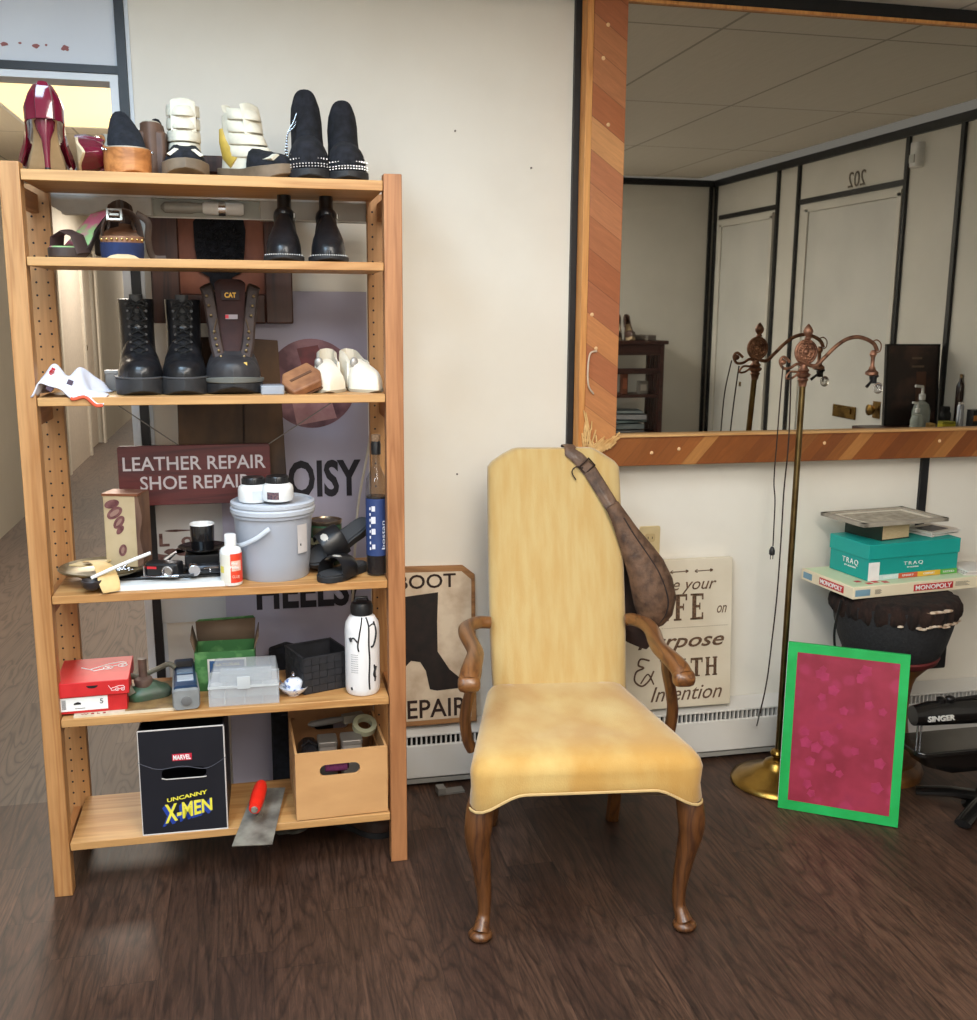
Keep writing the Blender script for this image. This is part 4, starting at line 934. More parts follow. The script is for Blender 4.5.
# ---------------- strap sneakers
snw = mat('sneaker_cream', (224, 216, 196), .45, c2=(210, 202, 182)); gum = mat('gum_sole', (122, 104, 84), .6, c2=(104, 88, 70)); gold_s = mat('sneaker_gold', (196, 164, 72), .45, c2=(176, 146, 62))
def sneaker(root, L=.24, W=.105):
    z0 = lambda t: .018; T = None
    zb = lambda t: lerp([(0, .016), (.16, 0), (1, 0)], t)
    sole(L, W, zb, lambda t: lerp([(0, .04), (.15, .034), (.5, .032), (1, .045)], t), .004).build('sole', gum, root, bevel=.002)
    upper(L, W, z0, lambda t: lerp([(0, .022), (.05, .038), (.14, .050), (.3, .058), (.45, .075)], t), 0, .46).build('toe_cap', black_suede, root)
    mb = shaft([(.045, .02, .036, .072, 0), (.045, .06, .036, .066, -.2), (.05, .1, .035, .055, -.25), (.056, .14, .035, .048, -.25), (.06, .172, .033, .044, -.22), (.062, .180, .032, .042, -.2)])
    mb.build('shaft', snw, root)
    MB().tube(smooth_path([(0, .004, .12), (0, .010, .16), (0, .018, .19), (0, .024, .200)], 4), [(lerp([(0, .03), (.8, .03), (1, .018)], i/12), .006) for i in range(13)], 12, up=(1, 0, 0)).build('tongue', snw, root)
    mb = MB()
    for t in (.18, .24):
        pass
    for s in (-1, 1):
        mb.prism([(s*.014, .062), (s*.034, .046), (s*.042, .050), (s*.024, .064)], -L/2+.022, -L/2+.06)
    mb.build('toe_trim', snw, root)
    for i, (yy, z, w) in enumerate(((-.052, .080, .040), (-.034, .112, .041), (-.02, .144, .041), (-.004, .176, .041))):
        m_ = MB(); pts = []
        for k_ in range(13):
            a = -.25+(PI+.5)*k_/12
            ry_ = lerp([(.08, .092), (.112, .074), (.144, .062), (.176, .056)], z); cy_ = lerp([(.05, .045), (.1, .05), (.14, .056)], z)
            pts.append(Vector((w*.93*math.cos(a), cy_-ry_*math.sin(a) if a > 0 and a < PI else cy_, z-.006*math.sin(a))))
        rg = []
        for q, c_ in enumerate(pts):
            a = -.25+(PI+.5)*q/12; rd = Vector((math.cos(a), -math.sin(a), 0)); u_ = (Vector((0, 0, 1))-rd*.5*max(0, math.sin(a))).normalized()
            rg.append([c_+u_*(.0145*sx_)+rd*(.0022*sy_) for sx_, sy_ in ((1, -1), (1, .2), (.85, 1), (0, 1.3), (-.85, 1), (-1, .2), (-1, -1))])
        m_.loft(rg); m_.build('strap', snw, root, ang=50)
    for s in (-1, 1):
        MB().tube([(s*.036, .04, .05), (s*.036, .065, .075), (s*.034, .082, .11), (s*.032, .088, .14)], [(.018, .004), (.02, .005), (.013, .005), (.006, .004)], 8, up=(0, 0, 1)).build('side_panel', gold_s, root)
    MB().tube([(0, .075, .17), (0, .10, .19), (0, .105, .205)], [(.015, .004)]*3, 8, up=(1, 0, 0)).build('pull_tab', snw, root)
o = thing('strap_sneaker', 'cream high-top sneaker with four straps, toe facing straight forward', 'sneaker', sp(186, 2.73, 1), face(186), 'cream strap sneakers'); sneaker(o); o.scale = (.98, 1, .95)
o = thing('strap_sneaker', 'cream high-top sneaker with gold side panel, turned sideways to the right', 'sneaker', sp(257, 2.74, 1), .72, 'cream strap sneakers'); sneaker(o); o.scale = (1, 1, .93)
# ---------------- studded black boots
stud = mat('stud_steel', (220, 220, 224), .2, .9)
def studboot(root, L=.24, W=.108, lean=.0, laces_=True, H=.2):
    zb = lambda t: lerp([(0, .01), (.1, 0), (1, 0)], t)
    sole(L, W, zb, lambda t: .024, .002).build('sole', black_rubber, root, bevel=.002)
    upper(L, W, lambda t: .02, lambda t: lerp([(0, .03), (.04, .056), (.12, .072), (.3, .076), (.45, .09)], t), 0, .46).build('vamp', black_suede, root)
    shaft([(.04, .02, .040, .075, 0), (.04, .07, .041, .070, -.2), (.05, .11, .039, .056, -.3), (.056, .145, .039, .05, -.4), (.056, .168, .036, .046, -.6), (.054, .182, .030, .040, -.8)]).build('shaft', black_suede, root)
    mb = MB()
    for row, (z, st_, ofs) in enumerate(((.058, .14, -.003), (.046, .12, .0), (.034, .10, .0015), (.028, .0, .003))):
        n_ = 15
        for i in range(n_):
            t = .085+(.24-row*.0)*abs(i-n_/2+.5)/(n_/2)*.9-row*.018; s = 1 if i > n_/2 else -1
            t = max(t, .004)
            x = s*(fhw(t)*W/2-.001)*(1-.0*row); y = -L/2+t*L
            frac = (i-(n_-1)/2)/((n_-1)/2); x = frac*(W/2-.004-(.010 if row == 0 else 0)); 
            # y on toe outline for this x
            tt = min([q/400 for q in range(1, 120)], key=lambda q: abs(fhw(q)*W/2-abs(x)))
            y = -L/2+tt*L+(.020 if row == 0 else .008 if row == 1 else .0)
            mb.ell((x, y-.002, z), (.0028 if row < 2 else .0022,)*3, 6, 4)
    mb.build('studs', stud, root)
    if laces_:
        mb = MB()
        for q, off in ((0, 0), (1, .012)):
            pts = smooth_path([(-.02, .02, .165-off), (-.03, -.0, .14-off), (-.046, -.02, .11), (-.05-off*.4, -.035, .06), (-.045-off, -.05, .012)], 6)
            mb.tube(pts, .0018, 5)
        mb.build('strap', black_leather, root)
        mb = MB()
        for off in (0, .012):
            for p_ in smooth_path([(-.02, .016, .165-off), (-.03, -.004, .14-off), (-.046, -.024, .11), (-.05-off*.4, -.039, .06), (-.045-off, -.054, .012)], 8): mb.ell(p_, (.0017,)*3, 5, 4)
        mb.build('studs', stud, root)
    else:
        mb = MB()
        for i in range(14):
            a = PI*1.05+PI*.9*i/13; mb.ell((.037*math.cos(a), .045+.06*math.sin(a), .1+.012*math.sin(a*2)), (.002,)*3, 6, 4)
        mb.build('studs', stud, root)
o = thing('studded_boot', 'black suede ankle boot with studded sole edge, hanging studded straps', 'boot', sp(310, 2.735, 1), face(310), 'black studded ankle boots', ry=-.04); studboot(o); o.scale = (1, 1, 1.06)
o = thing('studded_boot', 'black suede ankle boot with studded sole edge, rightmost on the top shelf', 'boot', sp(346, 2.735, 1), face(345)+.05, 'black studded ankle boots', ry=-.03); studboot(o, laces_=False); o.scale = (.97, 1, .96)

# ---------------- second shelf
o = thing('flower_sandal', 'sandal with dark sole and pink and green patterned footbed tipped sideways', 'sandal', sp(84, 2.72, 2, .012), -.62, rx=0)
L_, W_s = .2, .085
zz = lambda t: lerp([(0, 0), (.35, .0), (.6, .05), (.8, .085), (1, .10)], t)
sole(L_, W_s, lambda t: zz(t)-.008 if t > .4 else zz(t)-.010, lambda t: zz(t)+.012).build('sole', mat('sandal_brown', (58, 46, 42), .5), o, bevel=.003)
pk = mat('pink_floral', (206, 120, 150), .5, c2=(150, 190, 128), scale=16, lo=.45, hi=.55)
sole(L_, W_s, lambda t: zz(t)+.012, lambda t: zz(t)+.015, -.004).build('footbed', pk, o)
MB().tube([(-.042, -.045, .0), (-.03, -.05, .04), (0, -.052, .052), (.03, -.05, .04), (.042, -.045, .0)], [(.022, .003)]*5, 10, up=(0, 1, 0)).build('strap', mat('sandal_strap', (64, 48, 44), .5), o)
MB().b2((-.025, .06, -.0), (.025, .1, .09)).build('heel', mat('sandal_brown', (58, 46, 42), .5), o, bevel=.006)
o = thing('platform_sandal', 'navy platform sandal with gold studs and brown buckled strap', 'sandal', sp(123, 2.715, 2), face(123))
L_, W_s = .22, .10
navy = mat('navy_suede', (34, 48, 88), .9, c2=(26, 38, 72), scale=30)
zt_ = lambda t: lerp([(0, .05), (.3, .052), (.6, .07), (1, .095)], t)
sole(L_, W_s, lambda t: lerp([(0, .008), (.08, 0), (1, 0)], t), lambda t: zt_(t)-.014).build('platform', navy, o, bevel=.002)
mb = MB(); mb.prism([(x, z) for x, z in [(-.036, 0), (-.026, .006), (-.012, .009), (.012, .009), (.026, .006), (.036, 0)]], -L_/2-.004, -L_/2+.03); mb.build('toe_guard', inner_beige, o)
sole(L_, W_s, lambda t: zt_(t)-.014, lambda t: zt_(t)).build('cork_band', mat('copper_band', (150, 110, 84), .45, c2=(120, 84, 62)), o)
mb = MB()
for i in range(9):
    x = (i-4)*.0112; tt = min([q/400 for q in range(1, 120)], key=lambda q: abs(fhw(q)*W_s/2-abs(x))); mb.ell((x, -L_/2+tt*L_-.002, zt_(0)-.007), (.0034,)*3, 8, 6)
mb.build('studs', mat('gold_stud', (220, 180, 110), .25, .9), o)
brs = mat('brown_strap', (78, 62, 52), .6, c2=(64, 50, 42), bump=.2)
MB().tube(smooth_path([(-.044, -.03, .045), (-.038, -.04, .085), (-.015, -.035, .110), (.015, -.03, .110), (.036, -.03, .092), (.044, -.02, .05)], 5), [(.028, .004)]*26, 12, up=(0, 1, 0)).build('strap', brs, o)
mb = MB(rotm(-.5, 0, 0, (-.014, -.066, .10)))
for a, b, c, d in ((0, .013, .034, .005), (0, -.013, .034, .005), (.015, 0, .005, .03), (-.015, 0, .005, .03), (0, 0, .02, .006)): mb.box((a, 0, b), (c, .005, d))
mb.build('buckle', mat('buckle_nickel', (168, 156, 140), .3, .9), o)
MB().tube(smooth_path([(.035, .0, .11), (.062, .0, .09), (.06, .01, .05), (.07, .02, .01), (.10, .02, .006)], 5), [(.008, .002)]*21, 8).build('loose_strap', brs, o)
counter(L_, W_s, zt_, lambda t: lerp([(.6, .0), (.75, .04), (1, .055)], t), .6).build('heel_cup', brs, o)
def ankleboot(root, L=.22, W=.092):
    zb = lambda t: lerp([(0, .008), (.1, 0), (1, 0)], t)
    sole(L, W, zb, lambda t: .014, .004).build('sole', black_rubber, root, bevel=.002)
    upper(L, W, lambda t: .013, lambda t: lerp([(0, .012), (.05, .03), (.14, .048), (.3, .075), (.48, .11)], t), 0, .5, lambda t: fhw(t)*lerp([(0, 1.0), (.3, 1), (.5, .82), (1, 1)], t), p=.9).build('vamp', black_leather, root)
    shaft([(.045, .014, .033, .062, 0), (.045, .06, .032, .062, -.2), (.05, .1, .026, .048, -.2), (.052, .135, .018, .038, -.1), (.052, .178, .017, .036, 0)]).build('shaft', black_leather, root)
    mb = MB()
    for i in range(17):
        x = (i-8)/8*(W/2-.002); tt = min([q/400 for q in range(1, 120)], key=lambda q: abs(fhw(q)*W/2-abs(x))); mb.ell((x, -L/2+tt*L-.003, .0165), (.0015, .0015, .0015), 5, 4)
    mb.build('welt_stitching', white_ink, root)
    MB().tube([(.0245*math.cos(2*PI*k_/20), .047+.050*math.sin(2*PI*k_/20), .114-.012*math.sin(2*PI*k_/20)) for k_ in range(21)], [(.011, .003)]*21, 8, up=(0, 0, 1)).build('strap', black_leather, root)
    MB().box((.026, .01, .116), (.005, .012, .014)).build('buckle', mat('dull_buckle', (110, 106, 100), .4, .8), root, bevel=.001)
for px, lab, rz_ in ((285, 'shiny black ankle boot with white welt stitching, left of the pair below the studded boots', -.04), (328, 'shiny black ankle boot with white welt stitching, right one nearest the right post', .04)):
    o = thing('ankle_boot', lab, 'boot', sp(px, 2.73, 2), face(px)+rz_, 'shiny black ankle boots'); ankleboot(o)

# ---------------- third shelf
def combat(root, L=.27, W=.112, H=.24):
    zb = lambda t: lerp([(0, .012), (.1, 0), (1, 0)], t)
    sole(L, W, zb, lambda t: .042, .004).build('sole', mat('combat_sole', (44, 44, 46), .55, c2=(34, 34, 36)), root, bevel=.002)
    sole(L, W, lambda t: .042, lambda t: .046, .0055).build('welt', mat('welt_grey', (74, 74, 76), .6), root)
    upper(L, W, lambda t: .043, lambda t: lerp([(0, .012), (.04, .03), (.12, .045), (.22, .05), (.32, .062), (.46, .10)], t), 0, .48).build('vamp', black_leather, root)
    shaft([(.05, .045, .044, .08, 0), (.05, .09, .043, .076, -.1), (.058, .13, .042, .060, -.1), (.062, .17, .042, .055, 0), (.062, H-.01, .044, .056, 0), (.062, H, .044, .056, 0)]).build('shaft', black_leather, root)
    MB().tube(smooth_path([(0, -.045, .098), (0, -.022, .13), (0, .006, .165), (0, .004, .2), (0, .0, H+.012)], 4), [(.016, .004)]*17, 10, up=(1, 0, 0)).build('tongue', black_leather, root)
    pts = [(-.056, .095), (-.042, .112), (-.026, .131), (-.01, .15), (-.0, .17), (-.001, .19), (-.003, .21), (-.004, .228)]
    laces(None, pts, [.018, .018, .019, .019, .02, .021, .022, .023], .0026, mat('black_lace', (14, 14, 15), .8), root)
    mb = MB()
    for (y, z), w in zip(pts, [.018, .018, .019, .019, .02, .021, .022, .023]):
        for s in (-1, 1): mb.lathe([(.0035, -.004), (.0035, -.001)], (s*w, y, z), 8, axis='y')
    mb.build('eyelets', mat('dark_eyelet', (60, 60, 62), .3, .8), root)
for px, lab, rz_ in ((141, 'black leather combat boot with chunky sole, left of the laced pair', .03), (186, 'black leather combat boot with chunky sole, right of the laced pair', -.02)):
    o = thing('combat_boot', lab, 'boot', sp(px, 2.755, 3), face(px)+rz_, 'black lace-up combat boots'); combat(o); o.scale = (1, 1, .95)
o = thing('work_boot', 'tall brown work boot with yellow CAT tongue label and open laces', 'boot', sp(234, 2.76, 3), face(234)); o.scale = (1, 1, .95)
brl = mat('boot_brown', (62, 46, 40), .6, c2=(44, 34, 32), scale=24, bump=.3, bscale=200); tng = mat('boot_tongue', (58, 34, 32), .8, c2=(46, 28, 28))
L_, W_s = .28, .142
sole(L_, W_s, lambda t: lerp([(0, .02), (.08, .004), (.2, 0), (1, 0)], t), lambda t: .03, .002).build('sole', black_rubber, o, bevel=.003)
sole(L_, W_s, lambda t: .03, lambda t: lerp([(0, .046), (.2, .04), (1, .036)], t), .005).build('midsole', mat('midsole_grey', (98, 98, 92), .6), o, bevel=.002)
upper(L_, W_s, lambda t: .036, lambda t: lerp([(0, .025), (.04, .044), (.12, .056), (.25, .062), (.46, .10)], t), 0, .48).build('toe_cap', mat('toe_cap_dark', (50, 48, 50), .5, c2=(40, 38, 40)), o)
shaft([(.05, .04, .052, .082, 0), (.05, .1, .050, .080, -.1), (.06, .15, .050, .066, -.1), (.064, .2, .053, .062, 0), (.064, .25, .056, .062, .1), (.064, .258, .056, .062, .1)]).build('shaft', brl, o)
MB().tube(smooth_path([(0, -.05, .105), (0, -.026, .14), (0, -.006, .19), (0, -.012, .235), (0, -.02, .27), (0, -.016, .292)], 5), [(lerp([(0, .02), (.3, .03), (.7, .036), (.9, .038), (1, .026)], i/25), .006) for i in range(26)], 14, up=(1, 0, 0)).build('tongue', tng, o)
for s in (-1, 1):
    MB().tube(smooth_path([(s*.030, -.06, .09), (s*.038, -.038, .125), (s*.043, -.012, .17), (s*.049, -.002, .22), (s*.055, .0, .262), (s*.060, -.004, .276)], 4), [(.016, .009)]*21, 8, up=(1, 0, 0)).build('eyelet_flap', brl, o)
mb = MB()
for s in (-1, 1):
    for x, y, z in ((.028, -.070, .095), (.033, -.060, .11), (.037, -.05, .124), (.040, -.038, .14), (.042, -.028, .158), (.049, -.016, .2), (.053, -.014, .225), (.057, -.013, .25)):
        mb.ell((s*x, y-.004, z), (.004, .003, .004), 8, 5)
mb.build('eyelets', mat('eyelet_brass', (150, 130, 96), .3, .9), o)
mb = MB()
for s in (-1, 1): mb.tube(smooth_path([(s*.03, -.067, .09), (s*.038, -.048, .12), (s*.044, -.03, .15), (s*.036, -.02, .19)], 4), .002, 5)
mb.tube(smooth_path([(-.03, -.07, .095), (0, -.078, .09), (.03, -.07, .095)], 4), .002, 5)
mb.build('laces', mat('boot_lace', (84, 66, 48), .8), o)
text('CAT', mat('label_yellow', (214, 166, 60), .5), o, (0, -.0285, .252), w=.028, h=.0135, bold=.03, T=rotm(PI/2+.05, 0, 0))
MB().b2((-.022, -.0275, .24), (.022, -.0255, .265)).build('label', mat('label_dark', (40, 26, 26), .7), o)
MB().b2((-.014, -.018, .19), (.016, -.0155, .202)).build('badge', mat('badge_grey', (150, 140, 144), .5), o); MB().b2((-.014, -.0185, .192), (-.006, -.016, .201)).build('badge', mat('badge_red', (196, 50, 60), .5), o)
MB().b2((.026, -.118, .072), (.034, -.112, .082)).build('tag', mat('tag_yellow', (214, 176, 90), .5), o)
# cloth, box, case, leather piece, flats
o = thing('shoe_cloth', 'crumpled white cloth shoe bag with red lettering and orange hem', 'cloth', sp(70, 2.68, 3))
wcl = mat('white_cloth', (222, 220, 228), .85, c2=(206, 204, 214), scale=10, bump=.2)
random.seed(11)
def crump(u, v):
    x = -.072+.157*u+.01*math.sin(7*v); y = -.085+.15*v
    z = .008+.068*math.exp(-((u-.26)/.22)**2-((v-.42)/.4)**2)+.062*math.exp(-((u-.66)/.15)**2-((v-.75)/.35)**2)+.007*math.sin(11*u+5*v)+.005*math.sin(19*u-9*v)
    z *= min(1, 6*(1-u)+.15)*min(1, 8*u+.15)
    if v < .18 and u > .45: z -= .018*(.18-v)/.18*min(1, (u-.45)*4)
    return (x, y, max(z, .003) if y > -.07 else z)
MB().grid(crump, 44, 34).build('cloth', wcl, o, solid=.003, ang=180)
hem = [Vector(crump(.55+.45*i/14, 0))+Vector((0, -.001, -.0005)) for i in range(15)]
MB().tube(hem, [(.004, .0025)]*15, 6).build('hem', mat('orange_hem', (226, 92, 60), .7), o)
tr = text('repetto', mat('cloth_red', (206, 60, 66), .7), o, (-.03, -.062, .052), w=.036, h=.013, T=rotm(PI/2-.6, -1.0, 0), depth=.003)
MB(rotm(-.6, .4, 0, (.012, -.062, .034))).box((0, 0, 0), (.012, .003, .012)).build('patch', mat('cloth_patch', (70, 52, 66), .7), o)
MB(rotm(-.7, .7, 0, (-.03, -.084, .022))).box((0, 0, 0), (.014, .003, .014)).build('patch', mat('cloth_patch', (70, 52, 66), .7), o)
o = thing('small_tin', 'small grey tin standing between the white cloth and combat boots', 'tin', sp(116, 2.80, 3))
MB().slab(rrect(.045, .04, .004), 0, .05).build('body', mat('grey_tin', (128, 126, 124), .4, .5), o, bevel=.002); MB().slab(rrect(.048, .043, .004), .044, .052).build('lid', mat('grey_tin2', (146, 144, 142), .4, .5), o, bevel=.001)
o = thing('clear_case', 'flat clear plastic case with blue contents beside the work boot', 'case', sp(272, 2.655, 3), .05)
MB().slab(rrect(.056, .07, .004), 0, .022).build('case', mat('clear_case_plastic', (190, 196, 206), .15, alpha=.55), o, bevel=.002)
MB().slab(rrect(.046, .06, .003), .003, .008).build('contents', mat('blue_contents', (92, 112, 150), .5), o); MB().slab(rrect(.044, .058, .003), .011, .016).build('contents', mat('grey_contents', (150, 156, 168), .5), o)
o = thing('leather_block', 'folded tan leather piece propped beside the white flats', 'leather', sp(302, 2.665, 3, .018), .35, rx=.0)
tan = mat('tan_leather', (150, 104, 70), .6, c2=(118, 76, 50), scale=26, bump=.3)
T = rotm(.5, -.42, 0, (0, 0, .014))
MB(T).slab([(-.046, -.038), (.03, -.044), (.05, -.01), (.042, .04), (-.03, .042), (-.05, .012)], -.012, .012).build('leather', tan, o, bevel=.005, seg=3)
MB(T).slab([(-.03, -.002), (.03, -.004), (.03, .004), (-.03, .006)], .012, .0135).build('slit', mat('tan_dark', (92, 60, 40), .7), o)
MB(T).slab([(-.048, -.04), (.032, -.046), (.052, -.012), (.05, -.008), (.03, -.040), (-.044, -.034)], -.014, -.0115).build('lining', mat('tan_dark', (92, 60, 40), .7), o)
flw = mat('white_satin', (236, 228, 210), .55, c2=(226, 216, 196), scale=8, sheen=.3)
for px, lab, rz_ in ((328, 'white satin bridal shoe, beside the folded leather piece', .02), (361, 'white satin bridal shoe turned outward, at the right post', .42)):
    o = thing('bridal_shoe', lab, 'shoe', sp(px, 2.735, 3), rz_+face(px), 'white satin shoes')
    L_, W_s = .21, .094
    sole(L_, W_s, lambda t: lerp([(0, .006), (.1, 0), (1, 0)], t), lambda t: .008, 0, pointed).build('sole', mat('ivory_lining', (170, 160, 140), .7), o)
    upper(L_, W_s, lambda t: .007, lambda t: lerp([(0, .012), (.06, .034), (.15, .045), (.3, .054), (.45, .066), (.56, .074)], t), 0, .56, pointed, p=.9).build('toe_box', flw, o)
    counter(L_, W_s, lambda t: .007, lambda t: lerp([(.5, .066), (.62, .07), (.8, .088), (1, .098)], t), .5, pointed, .001).build('counter', flw, o)
    MB().ell((-.022 if px < 340 else -.02, -.004, .072), (.011, .008, .014)).build('bow', mat('silver_bow', (170, 166, 160), .4, .4), o)
# ================================================================ FOURTH SHELF
def on(px, Y, lev, dz=0): return sp(px, Y, lev, dz)
o = thing('pewter_tray', 'oval tarnished silver tray with raised rim at the left of the fourth shelf', 'tray', on(105, 2.735, 4, .022))
pew = mat('pewter', (140, 128, 100), .35, .85, c2=(104, 94, 74), scale=20)
def oval(rx, ry, z, n=48): return [(rx*math.cos(2*PI*i/n), ry*math.sin(2*PI*i/n), z) for i in range(n)]
MB().loft([oval(.02, .02, .0), oval(.072, .075, .0), oval(.085, .088, .006), oval(.108, .105, .012), oval(.112, .108, .016), oval(.109, .105, .018), oval(.086, .086, .010), oval(.07, .073, .004), oval(.02, .02, .004)]).build('tray', pew, o)
MB().slab(rrect(.1, .1, .01), -.022, -.0).build('foot', black_plastic, o, bevel=.002)
mb = MB(); random.seed(9)
for i in range(70):
    a, r_ = random.random()*2*PI, random.random()**.5; mb.ell((.035+.035*r_*math.cos(a), -.03+.03*r_*math.sin(a), .010+random.random()*.012), (.0035, .0025, .002), 6, 4)
oo = mb.build('beads', chrome, None); oo.location = tuple(o.location); tag(oo, 'small heap of silver beads and chain lying in the pewter tray', 'beads', kind='stuff')
o = thing('printed_block', 'tall cream block painted with purple brown footprints, brown bark side', 'block', on(128, 2.79, 4, .028), -.28)
MB().b2((-.042, -.035, 0), (.042, .035, .188)).build('block', mat('block_cream', (190, 172, 138), .6, c2=(176, 156, 122), scale=12), o, bevel=.003)
MB().loft([[(.042, -.036, z), (.052+.004*math.sin(z*60), -.03, z), (.054, .03, z), (.042, .036, z)] for z in [i*.019 for i in range(11)]]).build('bark_side', mat('bark_side', (122, 92, 72), .7, c2=(84, 60, 48), scale=20, stretch=(1, 1, .3)), o)
pur = mat('purple_print', (92, 50, 52), .6, c2=(128, 86, 84), scale=60)
mb = MB()
for x, z, a, w, h in ((-.018, .165, .3, .02, .011), (-.012, .142, .6, .023, .013), (-.002, .118, .9, .02, .011), (.0, .098, .9, .014, .007), (.004, .045, 1.3, .016, .010)):
    c, s = math.cos(a), math.sin(a)
    mb.prism([(x+w*math.cos(q)*c-h*math.sin(q)*s, z+w*math.cos(q)*s+h*math.sin(q)*c) for q in [2*PI*k_/20 for k_ in range(20)]], -.0362, -.0352)
mb.build('footprints', pur, o)
mb = MB()
for x, z, a, w, h in ((-.012, .142, .6, .015, .006), (-.002, .118, .9, .012, .004), (.004, .045, 1.3, .009, .004)):
    c, s = math.cos(a), math.sin(a)
    mb.prism([(x+w*math.cos(q)*c-h*math.sin(q)*s, z+w*math.cos(q)*s+h*math.sin(q)*c) for q in [2*PI*k_/20 for k_ in range(20)]], -.0366, -.036)
mb.build('footprints', mat('print_pale', (150, 118, 106), .6), o)
MB().b2((-.043, -.037, .186), (.050, .036, .192)).build('top_edge', mat('copper_edge', (140, 88, 62), .35, .4), o)
o = thing('leather_scrap', 'curved strip of pale tan leather draped over the front of the tray', 'leather', on(101, 2.665, 4, .052)); o.scale = (1.25, 1.15, 1.05)
pl = smooth_path([(-.035, .06, .0), (-.012, .03, .006), (.004, 0, .004), (.014, -.03, -.008), (.022, -.052, -.034), (.024, -.056, -.045)], 5)
MB().tube(pl, [(lerp([(0, .010), (.3, .018), (.7, .021), (1, .016)], i/(len(pl)-1)), .0025) for i in range(len(pl))], 10, up=(1, 0, 0)).build('strip', mat('pale_leather', (216, 184, 126), .6, c2=(196, 160, 104), scale=20), o)
o = thing('leather_scrap', 'flat wide piece of pale leather lying across the back of the tray', 'leather', on(92, 2.74, 4, .043), .2)
MB().slab([(-.055, .0), (-.02, -.022), (.03, -.01), (.05, .02), (.02, .03), (-.03, .026)], 0, .004).build('piece', mat('pale_leather2', (196, 172, 124), .6, c2=(180, 154, 108), scale=20), o, bevel=.001)
o = thing('spoon_ladle', 'dark round-headed ladle with long white handle poking over the shelf edge', 'ladle', on(92, 2.615, 4, .028))
mb = MB(rotm(0, 0, 0)); mb.lathe([(.002, -.022), (.014, -.018), (.023, -.008), (.025, .004), (.023, .006), (.014, -.010), (.002, -.014)], seg=24); mb.build('bowl', mat('ladle_dark', (62, 56, 56), .4, c2=(50, 44, 44)), o)
MB().tube(smooth_path([(.0, -.01, .012), (.05, .01, .03), (.10, .03, .046), (.135, .045, .056)], 4), [(.0045, .003)]*13, 10).build('handle', white_plastic, o)
o = thing('white_slab', 'thin white plastic board under the tools on the fourth shelf', 'board', on(165, 2.665, 4))
MB().slab(rrect(.295, .10, .006, cx=.005, cy=0), 0, .013).build('board', white_plastic, o, bevel=.002)
o = thing('tool_tray', 'flat black plastic tray holding the small tools', 'tray', on(172, 2.70, 4, .0135))
MB().slab(rrect(.25, .12, .01, cx=.0, cy=.03), 0, .007).build('tray', black_plastic, o, bevel=.002)
o = thing('combination_pliers', 'open black-handled pliers standing tilted behind the black camera', 'pliers', on(160, 2.70, 4, .03), .25)
T = rotm(0, -.6, 0)
MB(T).tube([(0, 0, 0), (.03, -.0, .012), (.06, 0, .012)], [(.006, .005), (.008, .006), (.004, .004)], 8).build('jaw', chrome, o)
MB(T).tube([(0, 0, 0), (-.03, 0, .006), (-.06, 0, -.012), (-.08, 0, -.03)], .0055, 8).build('handle', black_rubber, o); MB(T).tube([(0, 0, .002), (-.03, 0, -.008), (-.06, 0, .0), (-.085, 0, .008)], .0055, 8).build('handle', black_rubber, o)
o = thing('compact_camera', 'small black camera with red label and silver lens ring on the tool tray', 'camera', on(165, 2.675, 4, .021), -.3)
MB().slab(rrect(.085, .045, .008), 0, .036).build('body', black_plastic, o, bevel=.005, seg=3)
MB().b2((-.036, -.0235, .022), (-.012, -.0225, .028)).build('label', mat('red_label', (196, 40, 48), .5), o)
MB(rotm(loc=(.018, -.022, .018))).lathe([(.013, .0), (.014, -.008), (.011, -.009), (.009, -.003)], axis='y', seg=24).build('lens_ring', chrome, o)
MB().tube([(-.043, -.024, .004), (-.043, -.024, .03)], .003, 6).build('trim', chrome, o); MB().tube([(-.043, -.0245, .003), (.043, -.0245, .003)], .002, 6).build('trim', chrome, o)
o = thing('black_box', 'small black box carrying the cup and saucer', 'box', on(203, 2.75, 4, .0215), .0)
MB().slab(rrect(.085, .075, .003), 0, .040).build('box', black_plastic, o, bevel=.002)
o = thing('saucer', 'black saucer under the black espresso cup', 'saucer', on(203, 2.75, 4, .062))
MB().lathe([(.02, .0), (.03, .002), (.05, .008), (.062, .014), (.0625, .016), (.05, .0115), (.03, .006), (.004, .0045)], seg=40).build('saucer', mat('black_glaze', (20, 20, 22), .2, coat=.5), o)
o = thing('espresso_cup', 'small straight black cup with white inside, standing on the saucer', 'cup', on(203, 2.75, 4, .0665))
MB().lathe([(.02, .0), (.027, .002), (.029, .006), (.031, .068), (.0305, .07), (.029, .068), (.0275, .02)], seg=36, cap1=False).build('cup', mat('black_glaze', (20, 20, 22), .2, coat=.5), o)
MB().lathe([(.0312, .068), (.0305, .0712), (.029, .0705), (.0284, .064), (.0268, .01), (.002, .008)], seg=36, cap0=False).build('inside', white_plastic, o)
o = thing('flashlight', 'black flashlight with shiny round chrome head lying under the cup', 'flashlight', on(206, 2.665, 4, .037), .06)
MB().lathe([(.002, -.042), (.014, -.041), (.0165, -.036), (.0165, -.026), (.012, -.018)], axis='x', seg=24).build('head', chrome, o)
MB().lathe([(.0115, -.018), (.013, -.01), (.0135, .035), (.010, .044), (.002, .046)], axis='x', seg=20).build('body', mat('dark_grey_metal', (44, 44, 48), .3, .5), o)
MB().tube([(-.005, -.013, .004), (.03, -.013, .004)], .002, 6).build('clip', chrome, o); MB().ell((.01, -.013, -.002), (.003, .002, .005), 8, 5).build('button', chrome, o)
